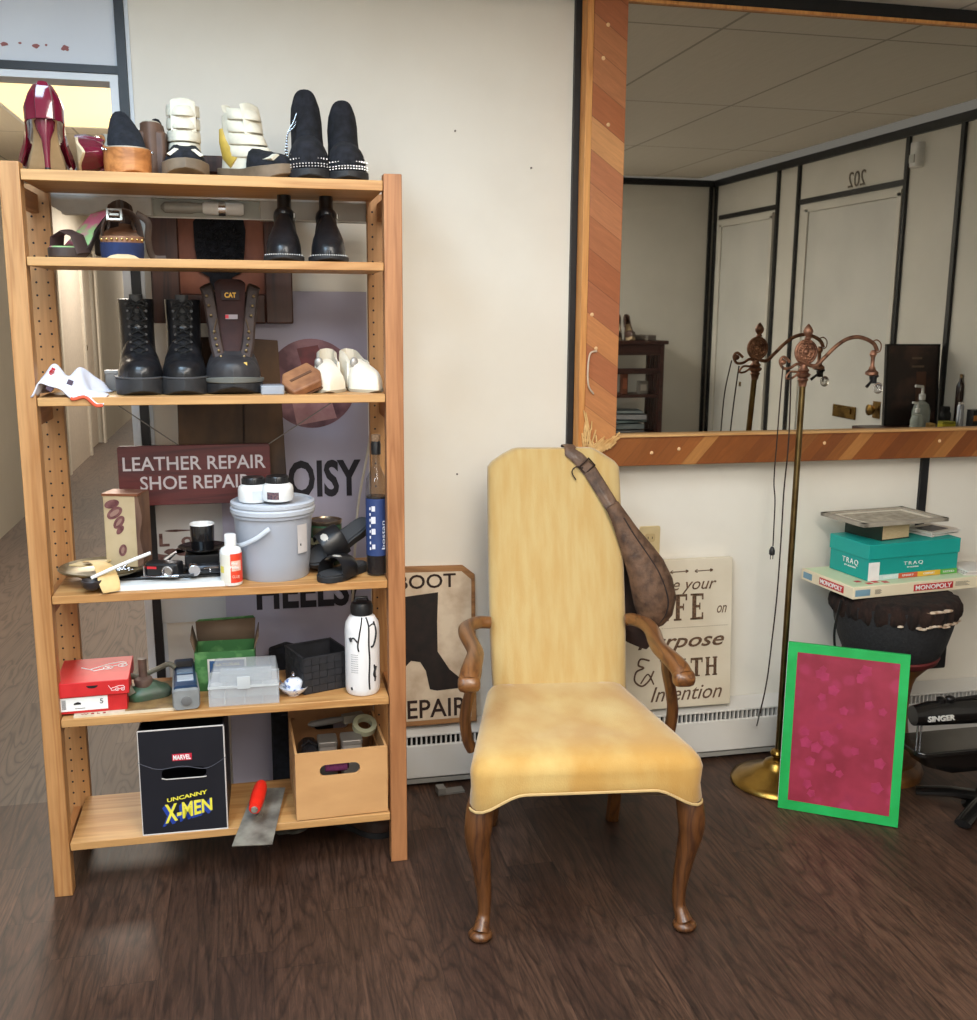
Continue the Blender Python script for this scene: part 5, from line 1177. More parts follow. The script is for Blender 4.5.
MB(rotm(loc=(-.028, -.002, .0))).lathe([(.014, -.0165), (.0125, -.018), (.002, -.018)], axis='y', seg=24).build('lens', mat('lens_glass', (210, 210, 214), .1, .6), o)
for nm, lab, pts, m_, r_ in (('nail_file', 'thin silver file lying on the front edge of the tool tray', [(138, 585), (192, 578)], chrome, .0028), ('steel_scraper', 'small bright steel scraper lying slanted beside the flashlight', [(174, 580), (186, 568)], chrome, .004), ('white_pen', 'white pen lying at the front of the white board', [(158, 588), (190, 585)], white_ink, .003)):
    a = atz(*pts[0], ZS[4]+.026); b_2 = atz(*pts[1], ZS[4]+.03); b_2.y = max(min(b_2.y, 2.72), 2.64); a.y = 2.645; c_ = (a+b_2)/2; d_ = (b_2-a)/2
    o = thing(nm, lab, nm.split('_')[1], tuple(c_)); d_.z = 0
    MB().tube([-d_, -d_*.3, d_*.3, d_], [(r_*1.6, r_*.5), (r_*1.4, r_*.5), (r_, r_*.8), (r_*.8, r_*.6)], 8, up=(1, -1, 0)).build('blade' if m_ is chrome else 'barrel', m_, o)
    MB().tube([d_*.45, d_*1.05], [r_*1.3, r_*1.2], 8).build('grip' if m_ is chrome else 'cap', black_plastic, o)
# glue bottle
o = thing('glue_bottle', 'small white bottle with orange-red label in front of the bucket', 'bottle', on(232, 2.635, 4))
MB().lathe([(.018, 0), (.0255, .002), (.027, .006), (.027, .084), (.024, .094), (.013, .1), (.013, .103)], seg=32).build('body', white_plastic, o, ang=50)
MB().lathe([(.0145, .1), (.0145, .128), (.013, .13), (.004, .1305)], seg=28).build('cap', white_plastic, o)
lab_r = mat('glue_label', (226, 74, 46), .45, c2=(216, 62, 40)); mb = MB(); R_ = .0275
def arc_patch(R, a0, a1, z0, z1, n=14, T=None):
    mb = MB(T); V = []
    for i in range(n+1):
        a = a0+(a1-a0)*i/n; V.append((mb.v((R*math.sin(a), -R*math.cos(a), z0)), mb.v((R*math.sin(a), -R*math.cos(a), z1))))
    for p_, q_ in zip(V, V[1:]): mb.f([p_[0], q_[0], q_[1], p_[1]])
    return mb
arc_patch(.0273, -.05, 1.5, .010, .084).build('label', lab_r, o); arc_patch(.0273, -1.5, -.05, .010, .082).build('label', mat('label_pale', (222, 218, 206), .5), o)
arc_patch(.0275, -1.2, -.7, .035, .052).build('label', mat('label_yellow2', (222, 206, 90), .5), o); arc_patch(.0276, .05, 1.0, .04, .066).build('label', mat('label_peach', (240, 190, 170), .5), o)
text('Mod\nPodge', white_ink, o, (.0085, -.0272, .054), w=.02, h=.018); text('GLUE', mat('label_peach', (240, 190, 170), .5), o, (.011, -.0270, .026), w=.018, h=.007)
# bucket
frost = mat('frosted_plastic', (170, 174, 184), .3, c2=(162, 167, 178), scale=3, alpha=.93, spec=.5)
o = thing('plastic_bucket', 'round translucent grey plastic bucket with lid and swung-down handle', 'bucket', on(275, 2.722, 4)); o.scale = (1, 1, .975)
MB().lathe([(.06, 0), (.087, .0), (.089, .004), (.0925, .05), (.099, .15), (.1, .165), (.1045, .166), (.105, .172), (.1, .175), (.1, .18)], seg=56).build('body', frost, o, ang=35)
MB().lathe([(.104, .172), (.108, .176), (.1085, .186), (.104, .19), (.107, .194), (.107, .202), (.1, .206), (.096, .2), (.03, .199), (.002, .199)], seg=56).build('lid', mat('frosted_lid', (186, 191, 200), .3, c2=(176, 181, 190), scale=3), o, ang=35)
hp = [(-.1005, -.02, .098), (-.092, -.055, .095), (-.074, -.082, .104), (-.045, -.102, .122), (-.022, -.109, .14), (-.012, -.110, .148)]
MB().tube(smooth_path(hp, 5), [(.006, .0025)]*26, 8, up=(0, 0, 1)).build('handle', mat('handle_pale', (198, 203, 210), .35), o)
arc_patch(.0995, .62, .98, .072, .148).build('label', mat('bucket_label', (206, 200, 198), .6), o)
mb = arc_patch(.0998, .70, .74, .092, .098); mb.build('label_mark', black_ink, o)
for px, lab, Y in ((254, 'white plastic jar with black ribbed lid, left one on the bucket', 2.72), (278, 'white plastic jar with black lid and dark label, right one on the bucket', 2.69)):
    o = thing('plastic_jar', lab, 'jar', on(px, Y, 4, .1955 if px < 260 else .2015), 0, 'white jars on the bucket'); o.scale = (1.1, 1.1, 1.05)
    MB().lathe([(.028, 0), (.034, .002), (.036, .008), (.036, .03), (.034, .038), (.027, .044), (.024, .046)], seg=36).build('body', white_plastic, o, ang=50)
    mb = MB(); mb.lathe([(.026, .043), (.026, .058), (.024, .061), (.002, .061)], seg=36)
    for i in range(30): mb.box((.0262*math.cos(2*PI*i/30), .0262*math.sin(2*PI*i/30), .051), (.002, .002, .013))
    mb.build('lid', black_plastic, o)
    if px > 260: arc_patch(.0363, -.75, .05, .008, .026).build('label', mat('jar_label', (60, 50, 66), .5, c2=(120, 90, 90), scale=200), o)
    else: arc_patch(.0363, -.1, .7, .008, .032).build('label', mat('jar_label2', (200, 206, 214), .5), o)
# green tin
o = thing('paint_can', 'round metal tin with green and cream label behind the bucket', 'tin', on(326, 2.775, 4))
tinm = mat('tin_metal', (150, 132, 110), .3, .9, c2=(120, 100, 84))
MB().lathe([(.043, 0), (.045, .002), (.045, .008), (.0435, .01), (.0435, .122), (.045, .124), (.0455, .13), (.043, .131), (.041, .126), (.036, .124), (.034, .128), (.002, .128)], seg=48).build('can', tinm, o, ang=40)
arc_patch(.0440, -1.6, 1.6, .012, .120, 30).build('label', mat('can_green', (36, 74, 48), .5, c2=(30, 60, 42)), o)
arc_patch(.0443, -1.6, 1.6, .068, .086, 30).build('label_band', mat('can_cream', (190, 186, 150), .5), o); arc_patch(.0444, -1.2, -.1, .014, .066, 20).build('label_panel', mat('can_panel', (128, 116, 104), .6, c2=(96, 84, 76), scale=40), o)
text('WOOD GLOSS', mat('can_ink', (60, 44, 40), .6), o, (-.014, -.0447, .079), w=.034, h=.006); arc_patch(.0443, -.9, .1, .095, .115, 12).build('label_panel', mat('can_dark', (56, 52, 40), .5), o)
# slides
def slide(root, L=.2, W=.085):
    sole(L, W, lambda t: 0, lambda t: lerp([(0, .018), (.4, .02), (1, .028)], t)).build('sole', black_rubber, root, bevel=.004)
    sole(L, W, lambda t: lerp([(0, .018), (.4, .02), (1, .028)], t), lambda t: lerp([(0, .022), (.4, .022), (1, .03)], t), -.006).build('footbed', mat('slide_grey', (52, 52, 54), .7), root)
    pts = [(-.041, -.02, .01), (-.038, -.018, .042), (-.02, -.016, .064), (0, -.016, .068), (.02, -.016, .064), (.038, -.018, .042), (.041, -.02, .01)]
    MB().tube(smooth_path(pts, 4), [(.032, .0035)]*25, 12, up=(0, 1, 0)).build('strap', black_plastic, root)
    MB().tube(smooth_path([(-.03, -.03, .056), (-.012, -.03, .068), (.012, -.03, .069), (.028, -.03, .058)], 4), [(.012, .003)]*13, 10, up=(0, 1, 0)).build('strap_print', mat('slide_print', (178, 174, 166), .6), root)
o = thing('slide_sandal', 'black rubber slide sandal lying flat, light logo patch on strap', 'sandal', on(343, 2.665, 4), -.75, 'black rubber slides'); slide(o, L=.175, W=.08); o.scale = (1, 1, .85)
o = thing('slide_sandal', 'black rubber slide sandal tipped up against the first one', 'sandal', on(340, 2.735, 4, .066), 0, 'black rubber slides'); slide(o, L=.2, W=.075)
Td = Vector((-.84, -.18, -.50)).normalized(); Ud = Vector((-.30, -.55, .62)); Ud = (Ud-Td*Ud.dot(Td)).normalized(); Xd = Ud.cross(Td)*1
Xd = Vector((-Td).cross(Ud)); o.rotation_euler = Matrix((Xd, -Td, Ud)).transposed().to_euler()
# bottle
o = thing('glass_bottle', 'slim tall clear bottle with dark liquid, cork stopper and blue label', 'bottle', on(378, 2.675, 4), 0)
o.location.x = XA(377, 2.668, .9); o.location.y = 2.668
MB().lathe([(.02, 0), (.0275, .002), (.0285, .01), (.0285, .235), (.026, .255), (.016, .275), (.0105, .29), (.0095, .335), (.011, .34), (.011, .35)], seg=36).build('glass', mat('bottle_glass', (60, 56, 54), .08, c2=(70, 66, 62), alpha=.3, spec=.8), o, ang=60)
MB().lathe([(.018, .004), (.0265, .006), (.0268, .21), (.002, .211)], seg=32).build('liquid', mat('dark_liquid', (26, 18, 20), .1), o)
MB().lathe([(.0125, .318), (.0128, .345), (.0118, .348), (.0118, .352), (.002, .352)], seg=24).build('neck_sleeve', black_plastic, o); MB().lathe([(.0095, .35), (.012, .353), (.012, .368), (.002, .37)], seg=20).build('cork', mat('cork', (150, 122, 96), .8, c2=(120, 96, 74), scale=200), o)
arc_patch(.0288, -1.5, 1.5, .055, .205, 24).build('label', mat('blue_label', (46, 66, 114), .5, c2=(40, 58, 104)), o)
t_ = text('bostan', mat('label_white', (214, 216, 226), .5), o, (.013, -.0272, .11), h=.008, w=.075, T=rotm(0, 0, 0) @ Matrix.Rotation(PI/2, 4, 'X') @ Matrix.Rotation(PI/2, 4, 'Z'))
mb = MB()
for z, w in ((.08, .008), (.12, .010), (.15, .012), (.18, .009)): mb.box((-.012, -.0275, z), (w, .001, w*1.5))
for i in range(8): mb.box((-.020, -.0235, .075+i*.015), (.003, .001, .007))
mb.build('label_art', mat('label_white', (214, 216, 226), .5), o)

# ================================================================ FIFTH SHELF
redc = mat('red_card', (196, 36, 38), .5, c2=(186, 32, 34)); redl = mat('red_card_lid', (206, 44, 46), .45, c2=(196, 38, 40))
o = thing('magazine', 'cream printed magazine lying under the red box, brown cover corner visible', 'magazine', on(128, 2.70, 5), .02)
MB().b2((-.12, -.09, 0), (.13, .12, .006)).build('pages', mat('magazine_cream', (214, 202, 180), .7, c2=(200, 186, 160)), o)
MB().b2((.0, -.085, .006), (.128, .118, .0068)).build('cover', mat('magazine_cover', (158, 128, 82), .5, c2=(120, 92, 58), scale=30), o)
for s_, x_ in (('W E L S', -.075),): text(s_, mat('mag_red', (150, 40, 40), .6), o, (x_, -.0835, .0064), w=.06, h=.007, T=Matrix())
o = thing('red_shoe_box', 'small red shoe box with white outline logo and size 5 label', 'shoe box', on(97, 2.70, 5, .0065), .04); o.scale = (.97, 1, .88)
MB().b2((-.082, -.075, 0), (.082, .1, .07)).build('box', redc, o, bevel=.001)
MB().b2((-.089, -.081, .05), (.089, .106, .092)).build('lid', redl, o, bevel=.0015)
MB().lathe([(.012, -.0005), (.012, .0005)], (.0, -.0812, .0), 20, axis='y') if False else None
MB().prism([(.014*math.cos(a)+.0, .081+.008*math.sin(a)) for a in [PI+PI*k_/12 for k_ in range(13)]], -.0818, -.0808).build('thumb_notch', black_ink, o)
MB().b2((-.080, -.0765, .008), (.035, -.0752, .047)).build('size_label', white_ink, o)
text('5', black_ink, o, (.020, -.0768, .032), h=.014); mb = MB()
for i in range(9): mb.b2((-.076, -.0769, .014+i*.0032), (-.066, -.0765, .0155+i*.0032))
mb.prism([(-.048, .026), (-.03, .026), (-.03, .031), (-.037, .034), (-.046, .031)], -.0769, -.0765); mb.b2((-.045, -.0769, .014), (-.02, -.0765, .0155)); mb.build('barcode', black_ink, o)
def line_logo(T, k_, nm='car_logo'):
    mb = MB(T); 
    def ln(pts, r=.0016): mb.tube([Vector((x*k_, y*k_, 0)) for x, y in pts], r*min(1, k_*1.2), 5)
    ln([(-.05, .02), (-.035, -.005), (.015, .012), (.045, .012), (.055, 0), (.05, -.01)]); ln([(-.035, -.005), (-.03, -.02), (-.005, -.018)]); ln([(.02, -.01), (.03, -.008)])
    for cx in (.006, .042): 
        mb.tube([Vector(((cx+.011*math.cos(2*PI*i/16))*k_, (-.014+.011*math.sin(2*PI*i/16))*k_, 0)) for i in range(17)], .0015*min(1, k_*1.2), 5); mb.ell(Vector((cx*k_, -.014*k_, 0)), (.004*k_, .004*k_, .001), 8, 4)
    return mb.build(nm, white_ink, o)
line_logo(Matrix.Translation((.02, .03, .0925)) @ Matrix.Rotation(.35, 4, 'Z'), 1.05); line_logo(Matrix.Translation((.058, -.0815, .070)) @ Matrix.Rotation(PI/2, 4, 'X'), .38)
o = thing('iron_last', 'old green iron base with upright brown post beside the red box', 'tool', on(150, 2.70, 5, .0075), .35)
gi = mat('green_iron', (52, 82, 58), .4, c2=(66, 72, 62), scale=20)
mb = MB(); mb.loft([[(x*s_, y*s_+.01, z) for x, y in rrect(.115, .07, .03)] for z, s_ in ((0, .95), (.012, 1), (.022, .9), (.03, .6), (.04, .35))]); mb.build('base', gi, o)
MB().tube(smooth_path([(-.05, -.01, .02), (-.062, -.0, .05), (-.05, .02, .062), (-.02, .03, .05), (.03, .035, .06), (.06, .03, .07), (.075, .02, .06)], 4), [(.014, .007)]*25, 10).build('arm', mat('grey_iron', (112, 112, 100), .4, c2=(86, 70, 56), scale=24), o)
MB().lathe([(.02, .03), (.024, .045), (.022, .052), (.0105, .056), (.0105, .1), (.0115, .104), (.002, .105)], (-.012, .01, 0), 24).build('post', mat('brown_post', (96, 76, 66), .5, c2=(80, 62, 54)), o)
o = thing('handheld_device', 'blue and grey electronic tester lying on the fifth shelf, pointing forward', 'device', on(186, 2.70, 5), .08)
gd = mat('device_grey', (138, 140, 140), .45, c2=(124, 126, 126)); bd = mat('device_blue', (34, 60, 92), .4, c2=(28, 48, 76))
MB().loft([[(x, -.095, z) for x, z in rrect(.062, .05, .01, cy=.028)], [(x, -.085, z) for x, z in rrect(.068, .058, .012, cy=.03)], [(x, .12, z) for x, z in rrect(.058, .056, .012, cy=.032)]]).build('body', gd, o)
MB().loft([[(x, -.088, z) for x, z in rrect(.058, .016, .006, cy=.056)], [(x, .12, z) for x, z in rrect(.05, .016, .006, cy=.058)]]).build('top_cover', bd, o)
MB().b2((-.02, -.055, .064), (.02, -.02, .0685)).build('screen', mat('device_screen', (176, 186, 196), .2), o); MB().b2((-.02, .0, .064), (.02, .028, .0685)).build('screen', mat('device_screen2', (110, 130, 150), .2), o)
MB().b2((-.02, .05, .064), (.02, .09, .0685)).build('keypad', black_plastic, o)
MB(rotm(loc=(0, -.096, .026))).lathe([(.012, .002), (.013, -.002), (.009, -.003), (.002, -.003)], axis='y', seg=20).build('dial', mat('dial_grey', (108, 108, 108), .4), o)
o = thing('green_carton', 'open green leaf-printed carton with blue picture label', 'box', on(227, 2.785, 5), -.02)
gcard = mat('leaf_green', (56, 108, 58), .55, c2=(92, 142, 84), scale=26, lo=.5, hi=.62); crd = mat('carton_inside', (112, 92, 74), .7)
GH = .108
MB().b2((-.078, -.05, 0), (.078, -.047, GH)).build('front', gcard, o); MB().b2((-.078, .047, 0), (.078, .05, GH)).build('back', gcard, o)
MB().b2((-.078, -.05, 0), (-.075, .05, GH)).build('side', gcard, o); MB().b2((.075, -.05, 0), (.078, .05, GH)).build('side', gcard, o); MB().b2((-.075, -.047, 0), (.075, .047, .003)).build('bottom', crd, o)
MB().loft([[(-.076, .048, GH), (.076, .048, GH)], [(-.08, .062, GH+.052), (.08, .06, GH+.056)]], False, False, False).build('back_flap', crd, o, solid=.002)
MB().loft([[(-.078, .062, GH+.052), (.078, .06, GH+.056)], [(-.07, .058, GH+.058), (.074, .056, GH+.063)]], False, False, False).build('flap_edge', gcard, o, solid=.002)
for s in (-1, 1): MB().loft([[(s*.077, -.046, GH), (s*.077, .046, GH)], [(s*.088, -.03, GH+.03), (s*.088, .05, GH+.045)]], False, False, False).build('side_flap', crd, o, solid=.002)
MB().b2((-.045, -.0515, .005), (.055, -.0502, .088)).build('label', mat('label_frame', (206, 204, 196), .5), o); MB().b2((-.040, -.0522, .01), (.050, -.0512, .083)).build('label_picture', mat('label_navy', (24, 50, 92), .5, c2=(54, 92, 140), scale=22), o)
text('NATURAL', mat('gold_ink', (206, 190, 120), .5), o, (.005, -.0526, .072), w=.07, h=.008)
o = thing('parts_organizer', 'clear plastic parts organizer with hinged lid, in front of the green carton', 'organizer', on(245, 2.668, 5), -.02)
clr = mat('clear_box_plastic', (214, 218, 222), .15, c2=(204, 208, 212), scale=5, alpha=.34, spec=.7); clr2 = mat('clear_box_thick', (220, 224, 226), .25, alpha=.6)
def shell(mb, w, d, z0, z1, t=.003):
    mb.b2((-w, -d, z0), (w, -d+t, z1)); mb.b2((-w, d-t, z0), (w, d, z1)); mb.b2((-w, -d+t, z0), (-w+t, d-t, z1)); mb.b2((w-t, -d+t, z0), (w, d-t, z1)); return mb
shell(MB(), .088, .055, 0, .052).b2((-.085, -.052, 0), (.085, .052, .003)).build('tray', clr, o)
mb = MB()
for x in (-.05, .0, .045): mb.b2((x, -.05, .003), (x+.002, .05, .045))
mb.b2((-.085, .0, .003), (.085, .002, .045)); mb.build('dividers', clr2, o)
MB().loft([[(-.088+i*.0, -.057, .052), (.088, -.057, .052), (.088, .055, .052), (-.088, .055, .052)] if i == 0 else [(-.074, -.04, .095), (.082, -.04, .095), (.082, .05, .095), (-.074, .05, .095)] for i in range(2)]).build('lid', clr, o, bevel=.003)
shell(MB(), .089, .0575, .048, .054).build('rim', clr2, o); MB().b2((-.016, -.06, .046), (.016, -.056, .078)).build('latch', clr2, o); MB().b2((-.06, -.03, .055), (.07, .03, .075)).build('contents', mat('grey_tray', (160, 166, 170), .5, alpha=.5), o)
o = thing('porcelain_dish', 'tiny blue and white porcelain lidded dish in front of the woven basket', 'dish', on(294, 2.665, 5))
porc = mat('blue_porcelain', (226, 230, 238), .15, c2=(90, 118, 176), scale=90, lo=.55, hi=.62, coat=.5)
MB().lathe([(.016, 0), (.018, .003), (.03, .012), (.037, .022), (.0375, .024), (.03, .02), (.004, .014)], seg=32).build('dish', porc, o)
MB().lathe([(.02, .017), (.0225, .026), (.024, .036), (.023, .038), (.015, .044), (.008, .046)], seg=28).build('pot', porc, o)
MB().lathe([(.006, .045), (.009, .05), (.004, .054), (.0055, .06), (.001, .064)], seg=16).build('knob', chrome, o)
MB().tube([(.023, 0, .032), (.033, 0, .038), (.034, 0, .028), (.025, 0, .024)], .002, 6).build('handle', chrome, o); MB().tube([(-.022, 0, .028), (-.032, 0, .034), (-.036, 0, .042)], .0025, 6).build('spout', chrome, o)
# basket (woven strap box)
o = thing('woven_basket', 'square black woven strap basket on the fifth shelf', 'basket', on(318, 2.735, 5), .33)
bw = mat('black_strap', (30, 30, 33), .6, c2=(40, 40, 44), scale=40); bw2 = mat('black_strap_weft', (42, 42, 46), .6, c2=(34, 34, 38), scale=40)
S_ = .065; Hh = .098
MB().b2((-S_, -S_, 0), (S_, S_, .003)).build('bottom', bw, o)
for k_ in range(4):
    T = Matrix.Rotation(k_*PI/2, 4, 'Z'); mb1 = MB(T); mb2 = MB(T)
    for i in range(6):
        for j in range(5):
            x = -S_+(i+.5)*S_/3; z = (j+.5)*.019+.003
            (mb1 if (i+j) % 2 else mb2).box((x, -S_-(.0012 if (i+j) % 2 else 0), z), (S_/3-.001, .003, .018))
    mb1.b2((-S_, -S_+.0016, 0), (S_, -S_+.003, Hh)); mb1.b2((-S_-.002, -S_-.003, Hh-.003), (S_+.002, -S_+.003, Hh+.003)); mb1.build('woven_side', bw, o); mb2.build('weft', bw2, o)
o = thing('water_bottle', 'white water bottle with black paint drips and black cap on the fifth shelf', 'bottle', on(363, 2.652, 5), 0)
wbm = mat('bottle_white', (232, 230, 230), .35, c2=(224, 222, 222), scale=4)
MB().lathe([(.03, 0), (.041, .002), (.044, .008), (.0455, .02), (.0455, .175), (.043, .193), (.034, .208), (.026, .214), (.026, .218)], seg=48).build('body', wbm, o, ang=50)
mb = MB(); mb.lathe([(.025, .213), (.029, .216), (.0295, .236), (.026, .246), (.014, .25), (.002, .25)], seg=36); mb.tube([(-.018, 0, .244), (-.014, 0, .258), (.014, 0, .258), (.018, 0, .244)], .004, 8); mb.build('cap', black_plastic, o)
MB().lathe([(.0262, .208), (.0262, .214)], seg=36).build('collar', chrome, o)
def wrapline(pts, r=.0018):
    P = []
    for a, z in pts:
        R = lerp([(0, .0456), (.175, .0456), (.193, .0432), (.208, .0345), (.216, .0265)], z); P.append((R*math.sin(a), -R*math.cos(a), z))
    return smooth_path(P, 5), r
mb = MB()
for pts, r in (([(-.1, .212), (-.15, .195), (-.25, .17), (-.35, .14), (-.3, .125)], .0016), ([(-.8, .155), (-.6, .16), (-.38, .15)], .0016), ([(-.85, .16), (-.75, .15)], .003), ([(.25, .212), (.3, .19), (.28, .14), (.32, .1), (.27, .05), (.3, .02)], .0018), ([(.75, .2), (.8, .17), (.6, .14), (.4, .135)], .0022), ([(.3, .19), (.6, .195), (.8, .19)], .0015), ([(.75, .08), (.6, .06), (.7, .05)], .0026), ([(.62, .085), (.68, .055), (.66, .04)], .0018), ([(-.8, .025), (-.75, .018)], .002)):
    p_, r = wrapline(pts, r*1.35); mb.tube(p_, r, 6)
mb.build('paint_drips', black_ink, o)
mb = MB()
for i in range(9): 
    z = .115-i*.006; a0 = -.75
    for q in range(5):
        a = a0+q*.09; mb.box((.0458*math.sin(a), -.0458*math.cos(a), z), (.0038, .0008, .0012))
mb.build('small_print', mat('grey_print', (150, 150, 152), .6), o)

# ================================================================ BOTTOM SHELF
o = thing('comic_box', 'tall black UNCANNY X-MEN comic storage box on the bottom shelf', 'storage box', on(186, 2.606, 6), -.02)
bc = mat('black_card', (26, 27, 36), .45, c2=(20, 21, 28), scale=4); wed = mat('card_edge', (206, 200, 196), .7)
CW, CD, CHh = .105, .24, .282
MB().b2((-CW, 0, 0), (-CW+.004, CD, CHh)).build('side', bc, o); MB().b2((CW-.004, 0, 0), (CW, CD, CHh)).build('side', bc, o); MB().b2((-CW, CD-.004, 0), (CW, CD, CHh+.02)).build('back', bc, o); MB().b2((-CW, 0, 0), (CW, CD, .004)).build('bottom', bc, o)
# front with hand hole
def plate_hole(mb, x0, x1, z0, z1, hx0, hx1, hz0, hz1, y0, y1, r):
    outer, inner = [], []
    rr2 = [(x, z) for x, z in rrect(hx1-hx0, hz1-hz0, r, 8, (hx0+hx1)/2, (hz0+hz1)/2)]
    cx, cz = (hx0+hx1)/2, (hz0+hz1)/2
    for x, z in rr2:
        dx, dz = x-cx, z-cz; k_ = min(((x1-cx) if dx > 0 else (cx-x0))/max(abs(dx), 1e-6), ((z1-cz) if dz > 0 else (cz-z0))/max(abs(dz), 1e-6)); outer.append((cx+dx*k_, cz+dz*k_))
    # force the plate corners in
    for (X, Z) in ((x0, z0), (x0, z1), (x1, z0), (x1, z1)):
        i = min(range(len(outer)), key=lambda q: (outer[q][0]-X)**2+(outer[q][1]-Z)**2); outer[i] = (X, Z)
    n = len(rr2); V = [[mb.v((x, y, z)) for x, z in L] for L, y in ((outer, y0), (rr2, y0), (rr2, y1), (outer, y1))]
    for a, b in ((0, 1), (1, 2), (2, 3), (3, 0)):
        for i in range(n): mb.f([V[a][i], V[a][(i+1) % n], V[b][(i+1) % n], V[b][i]])
    return mb
plate_hole(MB(), -CW, CW, 0, CHh, -.052, .058, .148, .178, -.004, 0, .014).build('front', bc, o)
mb = MB(); mb.tube([(-CW, -.003, CHh), (CW, -.003, CHh+.002)], .0018, 5); mb.tube([(-CW, -.004, 0.001), (CW, -.004, 0.001)], .0018, 5); mb.tube([(-CW, -.003, 0), (-CW, -.003, CHh)], .0016, 5); mb.tube([(CW, -.003, 0), (CW, -.003, CHh)], .0018, 5)
mb.tube([(x, -.0045, z) for x, z in [(.058-.0, .15), (.05, .149), (-.04, .149), (-.052, .152)]], .0014, 5); mb.build('worn_edges', wed, o)
mb = MB(); mb.tube(smooth_path([(-.11, -.0045, .20), (-.06, -.0045, .178), (0, -.0045, .182), (.06, -.0045, .172), (.11, -.0045, .2)], 5), .0007, 4); mb.build('fold_line', mat('fold_grey', (80, 80, 90), .6), o)
MB().b2((-.024, -.0052, .198), (.024, -.0042, .216)).build('logo_panel', mat('logo_red', (196, 36, 60), .5), o); text('MARVEL', white_ink, o, (0, -.0055, .207), w=.043, h=.013, bold=.03)
def pers(m_, dx, dz, body, w, h, loc, y):
    t = text(body, m_, o, (0, 0, 0), w=w, h=h, bold=.03, depth=0)
    for v in t.data.vertices:
        x, z = v.co.x, v.co.z; k_ = 1-.35*(x/w+.5) if body[0] == 'X' else 1
        v.co = Vector((x+loc[0]+dx, y, z*k_+x*.16+loc[1]+dz))
    return t
ylw = mat('logo_yellow', (226, 216, 60), .5, c2=(236, 226, 80)); blu = mat('logo_blue', (36, 66, 160), .5)
for k_ in range(1, 5): pers(blu, -.0018*k_, -.0022*k_, 'X-MEN', .118, .052, (.01, .064), -.0045-.0001*(5-k_))
pers(ylw, 0, 0, 'X-MEN', .118, .052, (.01, .064), -.0058); pers(ylw, 0, 0, 'UNCANNY', .1, .011, (.008, .1), -.0058)
o = thing('plastering_trowel', 'steel trowel with red handle overhanging the bottom shelf edge', 'trowel', on(261, 2.655, 6), -.12)
steel = mat('worn_steel', (170, 166, 154), .5, .45, c2=(110, 104, 96), scale=16)
pz = MB(rotm(.10, 0, 0, (0, 0, .012))).slab([(-.055, -.155), (.045, -.155), (.055, .11), (-.03, .11)], 0, .0025).build('blade', steel, o)
MB(rotm(.10, 0, 0, (0, 0, .012))).tube([(.0, -.03, .004), (.0, .05, .012), (0, .09, .004)], [(.009, .005)]*3, 8, up=(1, 0, 0)).build('tang', steel, o)
rp_ = mat('red_handle', (226, 44, 28), .35, c2=(214, 38, 24)); T = rotm(.14, 0, -.05, (-.004, -.02, .062))
MB(T).lathe([(.004, -.055), (.015, -.052), (.018, -.03), (.019, .0), (.018, .04), (.014, .06), (.004, .062)], axis='y', seg=24).build('handle', rp_, o)
MB(T).lathe([(.002, -.060), (.008, -.059), (.009, -.054)], axis='y', seg=16).build('handle_cap', steel, o); MB(T).tube([(0, .05, -.0), (0, .065, -.02), (0, .06, -.05)], .005, 8).build('neck', steel, o)
# crate
o = thing('wooden_crate', 'pale plywood crate with oval hand hole full of odds and ends', 'crate', on(342.5, 2.612, 6), .03)
ply = mat('plywood', (206, 158, 106), .6, c2=(190, 142, 92), scale=12, stretch=(.4, 1, 1), lo=.4, hi=.7); ply2 = mat('plywood_inside', (148, 104, 64), .65, c2=(128, 88, 54), scale=12)
KW, KD, KH = .121, .26, .187
plate_hole(MB(), -KW, KW, 0.003, KH, -.058, .048, .118, .152, -.01, 0, .016).build('front', ply, o)
plate_hole(MB(), -KW, KW, 0.003, KH+.045, -.05, .05, .14, .172, KD-.01, KD, .015).build('back', ply2, o)
for s in (-1, 1):
    for z0, z1 in ((.003, .062), (.072, .125), (.135, KH)): MB().b2((s*KW-.006*(s > 0), 0, z0), (s*KW+.006*(s < 0), KD-.01, z1)).build('side_slat', ply, o)
    MB().b2((s*(KW-.012)-.004, KD-.03, 0), (s*(KW-.012)+.004, KD-.012, KH)).build('corner_post', ply2, o)
for i in range(4): MB().b2((-KW+.02+i*.055, -.0, 0), (-KW+.06+i*.055, KD, .003)).build('bottom_slat', ply, o)
cx, cy, cz = o.location
def inn(dx, dy, dz): return (cx+dx, cy+dy, cz+dz)
o = thing('yarn_spool', 'purple thread spool seen through the crate hand hole', 'spool', inn(-.012, .03, .132))
MB().lathe([(.004, -.03), (.017, -.029), (.018, .0), (.017, .029), (.004, .03)], axis='x', seg=24).build('thread', mat('purple_thread', (120, 52, 100), .8, c2=(100, 40, 84), scale=90, stretch=(6, 1, 1)), o); MB().lathe([(.012, .03), (.014, .033), (.004, .034)], axis='x', seg=16).build('cap', chrome, o)
o = thing('tape_roll', 'small roll of pale tape lying on top inside the crate', 'tape', inn(.075, .14, .185), .2, rx=.5)
MB().lathe([(.02, 0), (.033, 0), (.033, .018), (.02, .018), (.02, 0)], seg=32, cap0=False, cap1=False).build('roll', mat('tape_pale', (160, 158, 130), .4), o)
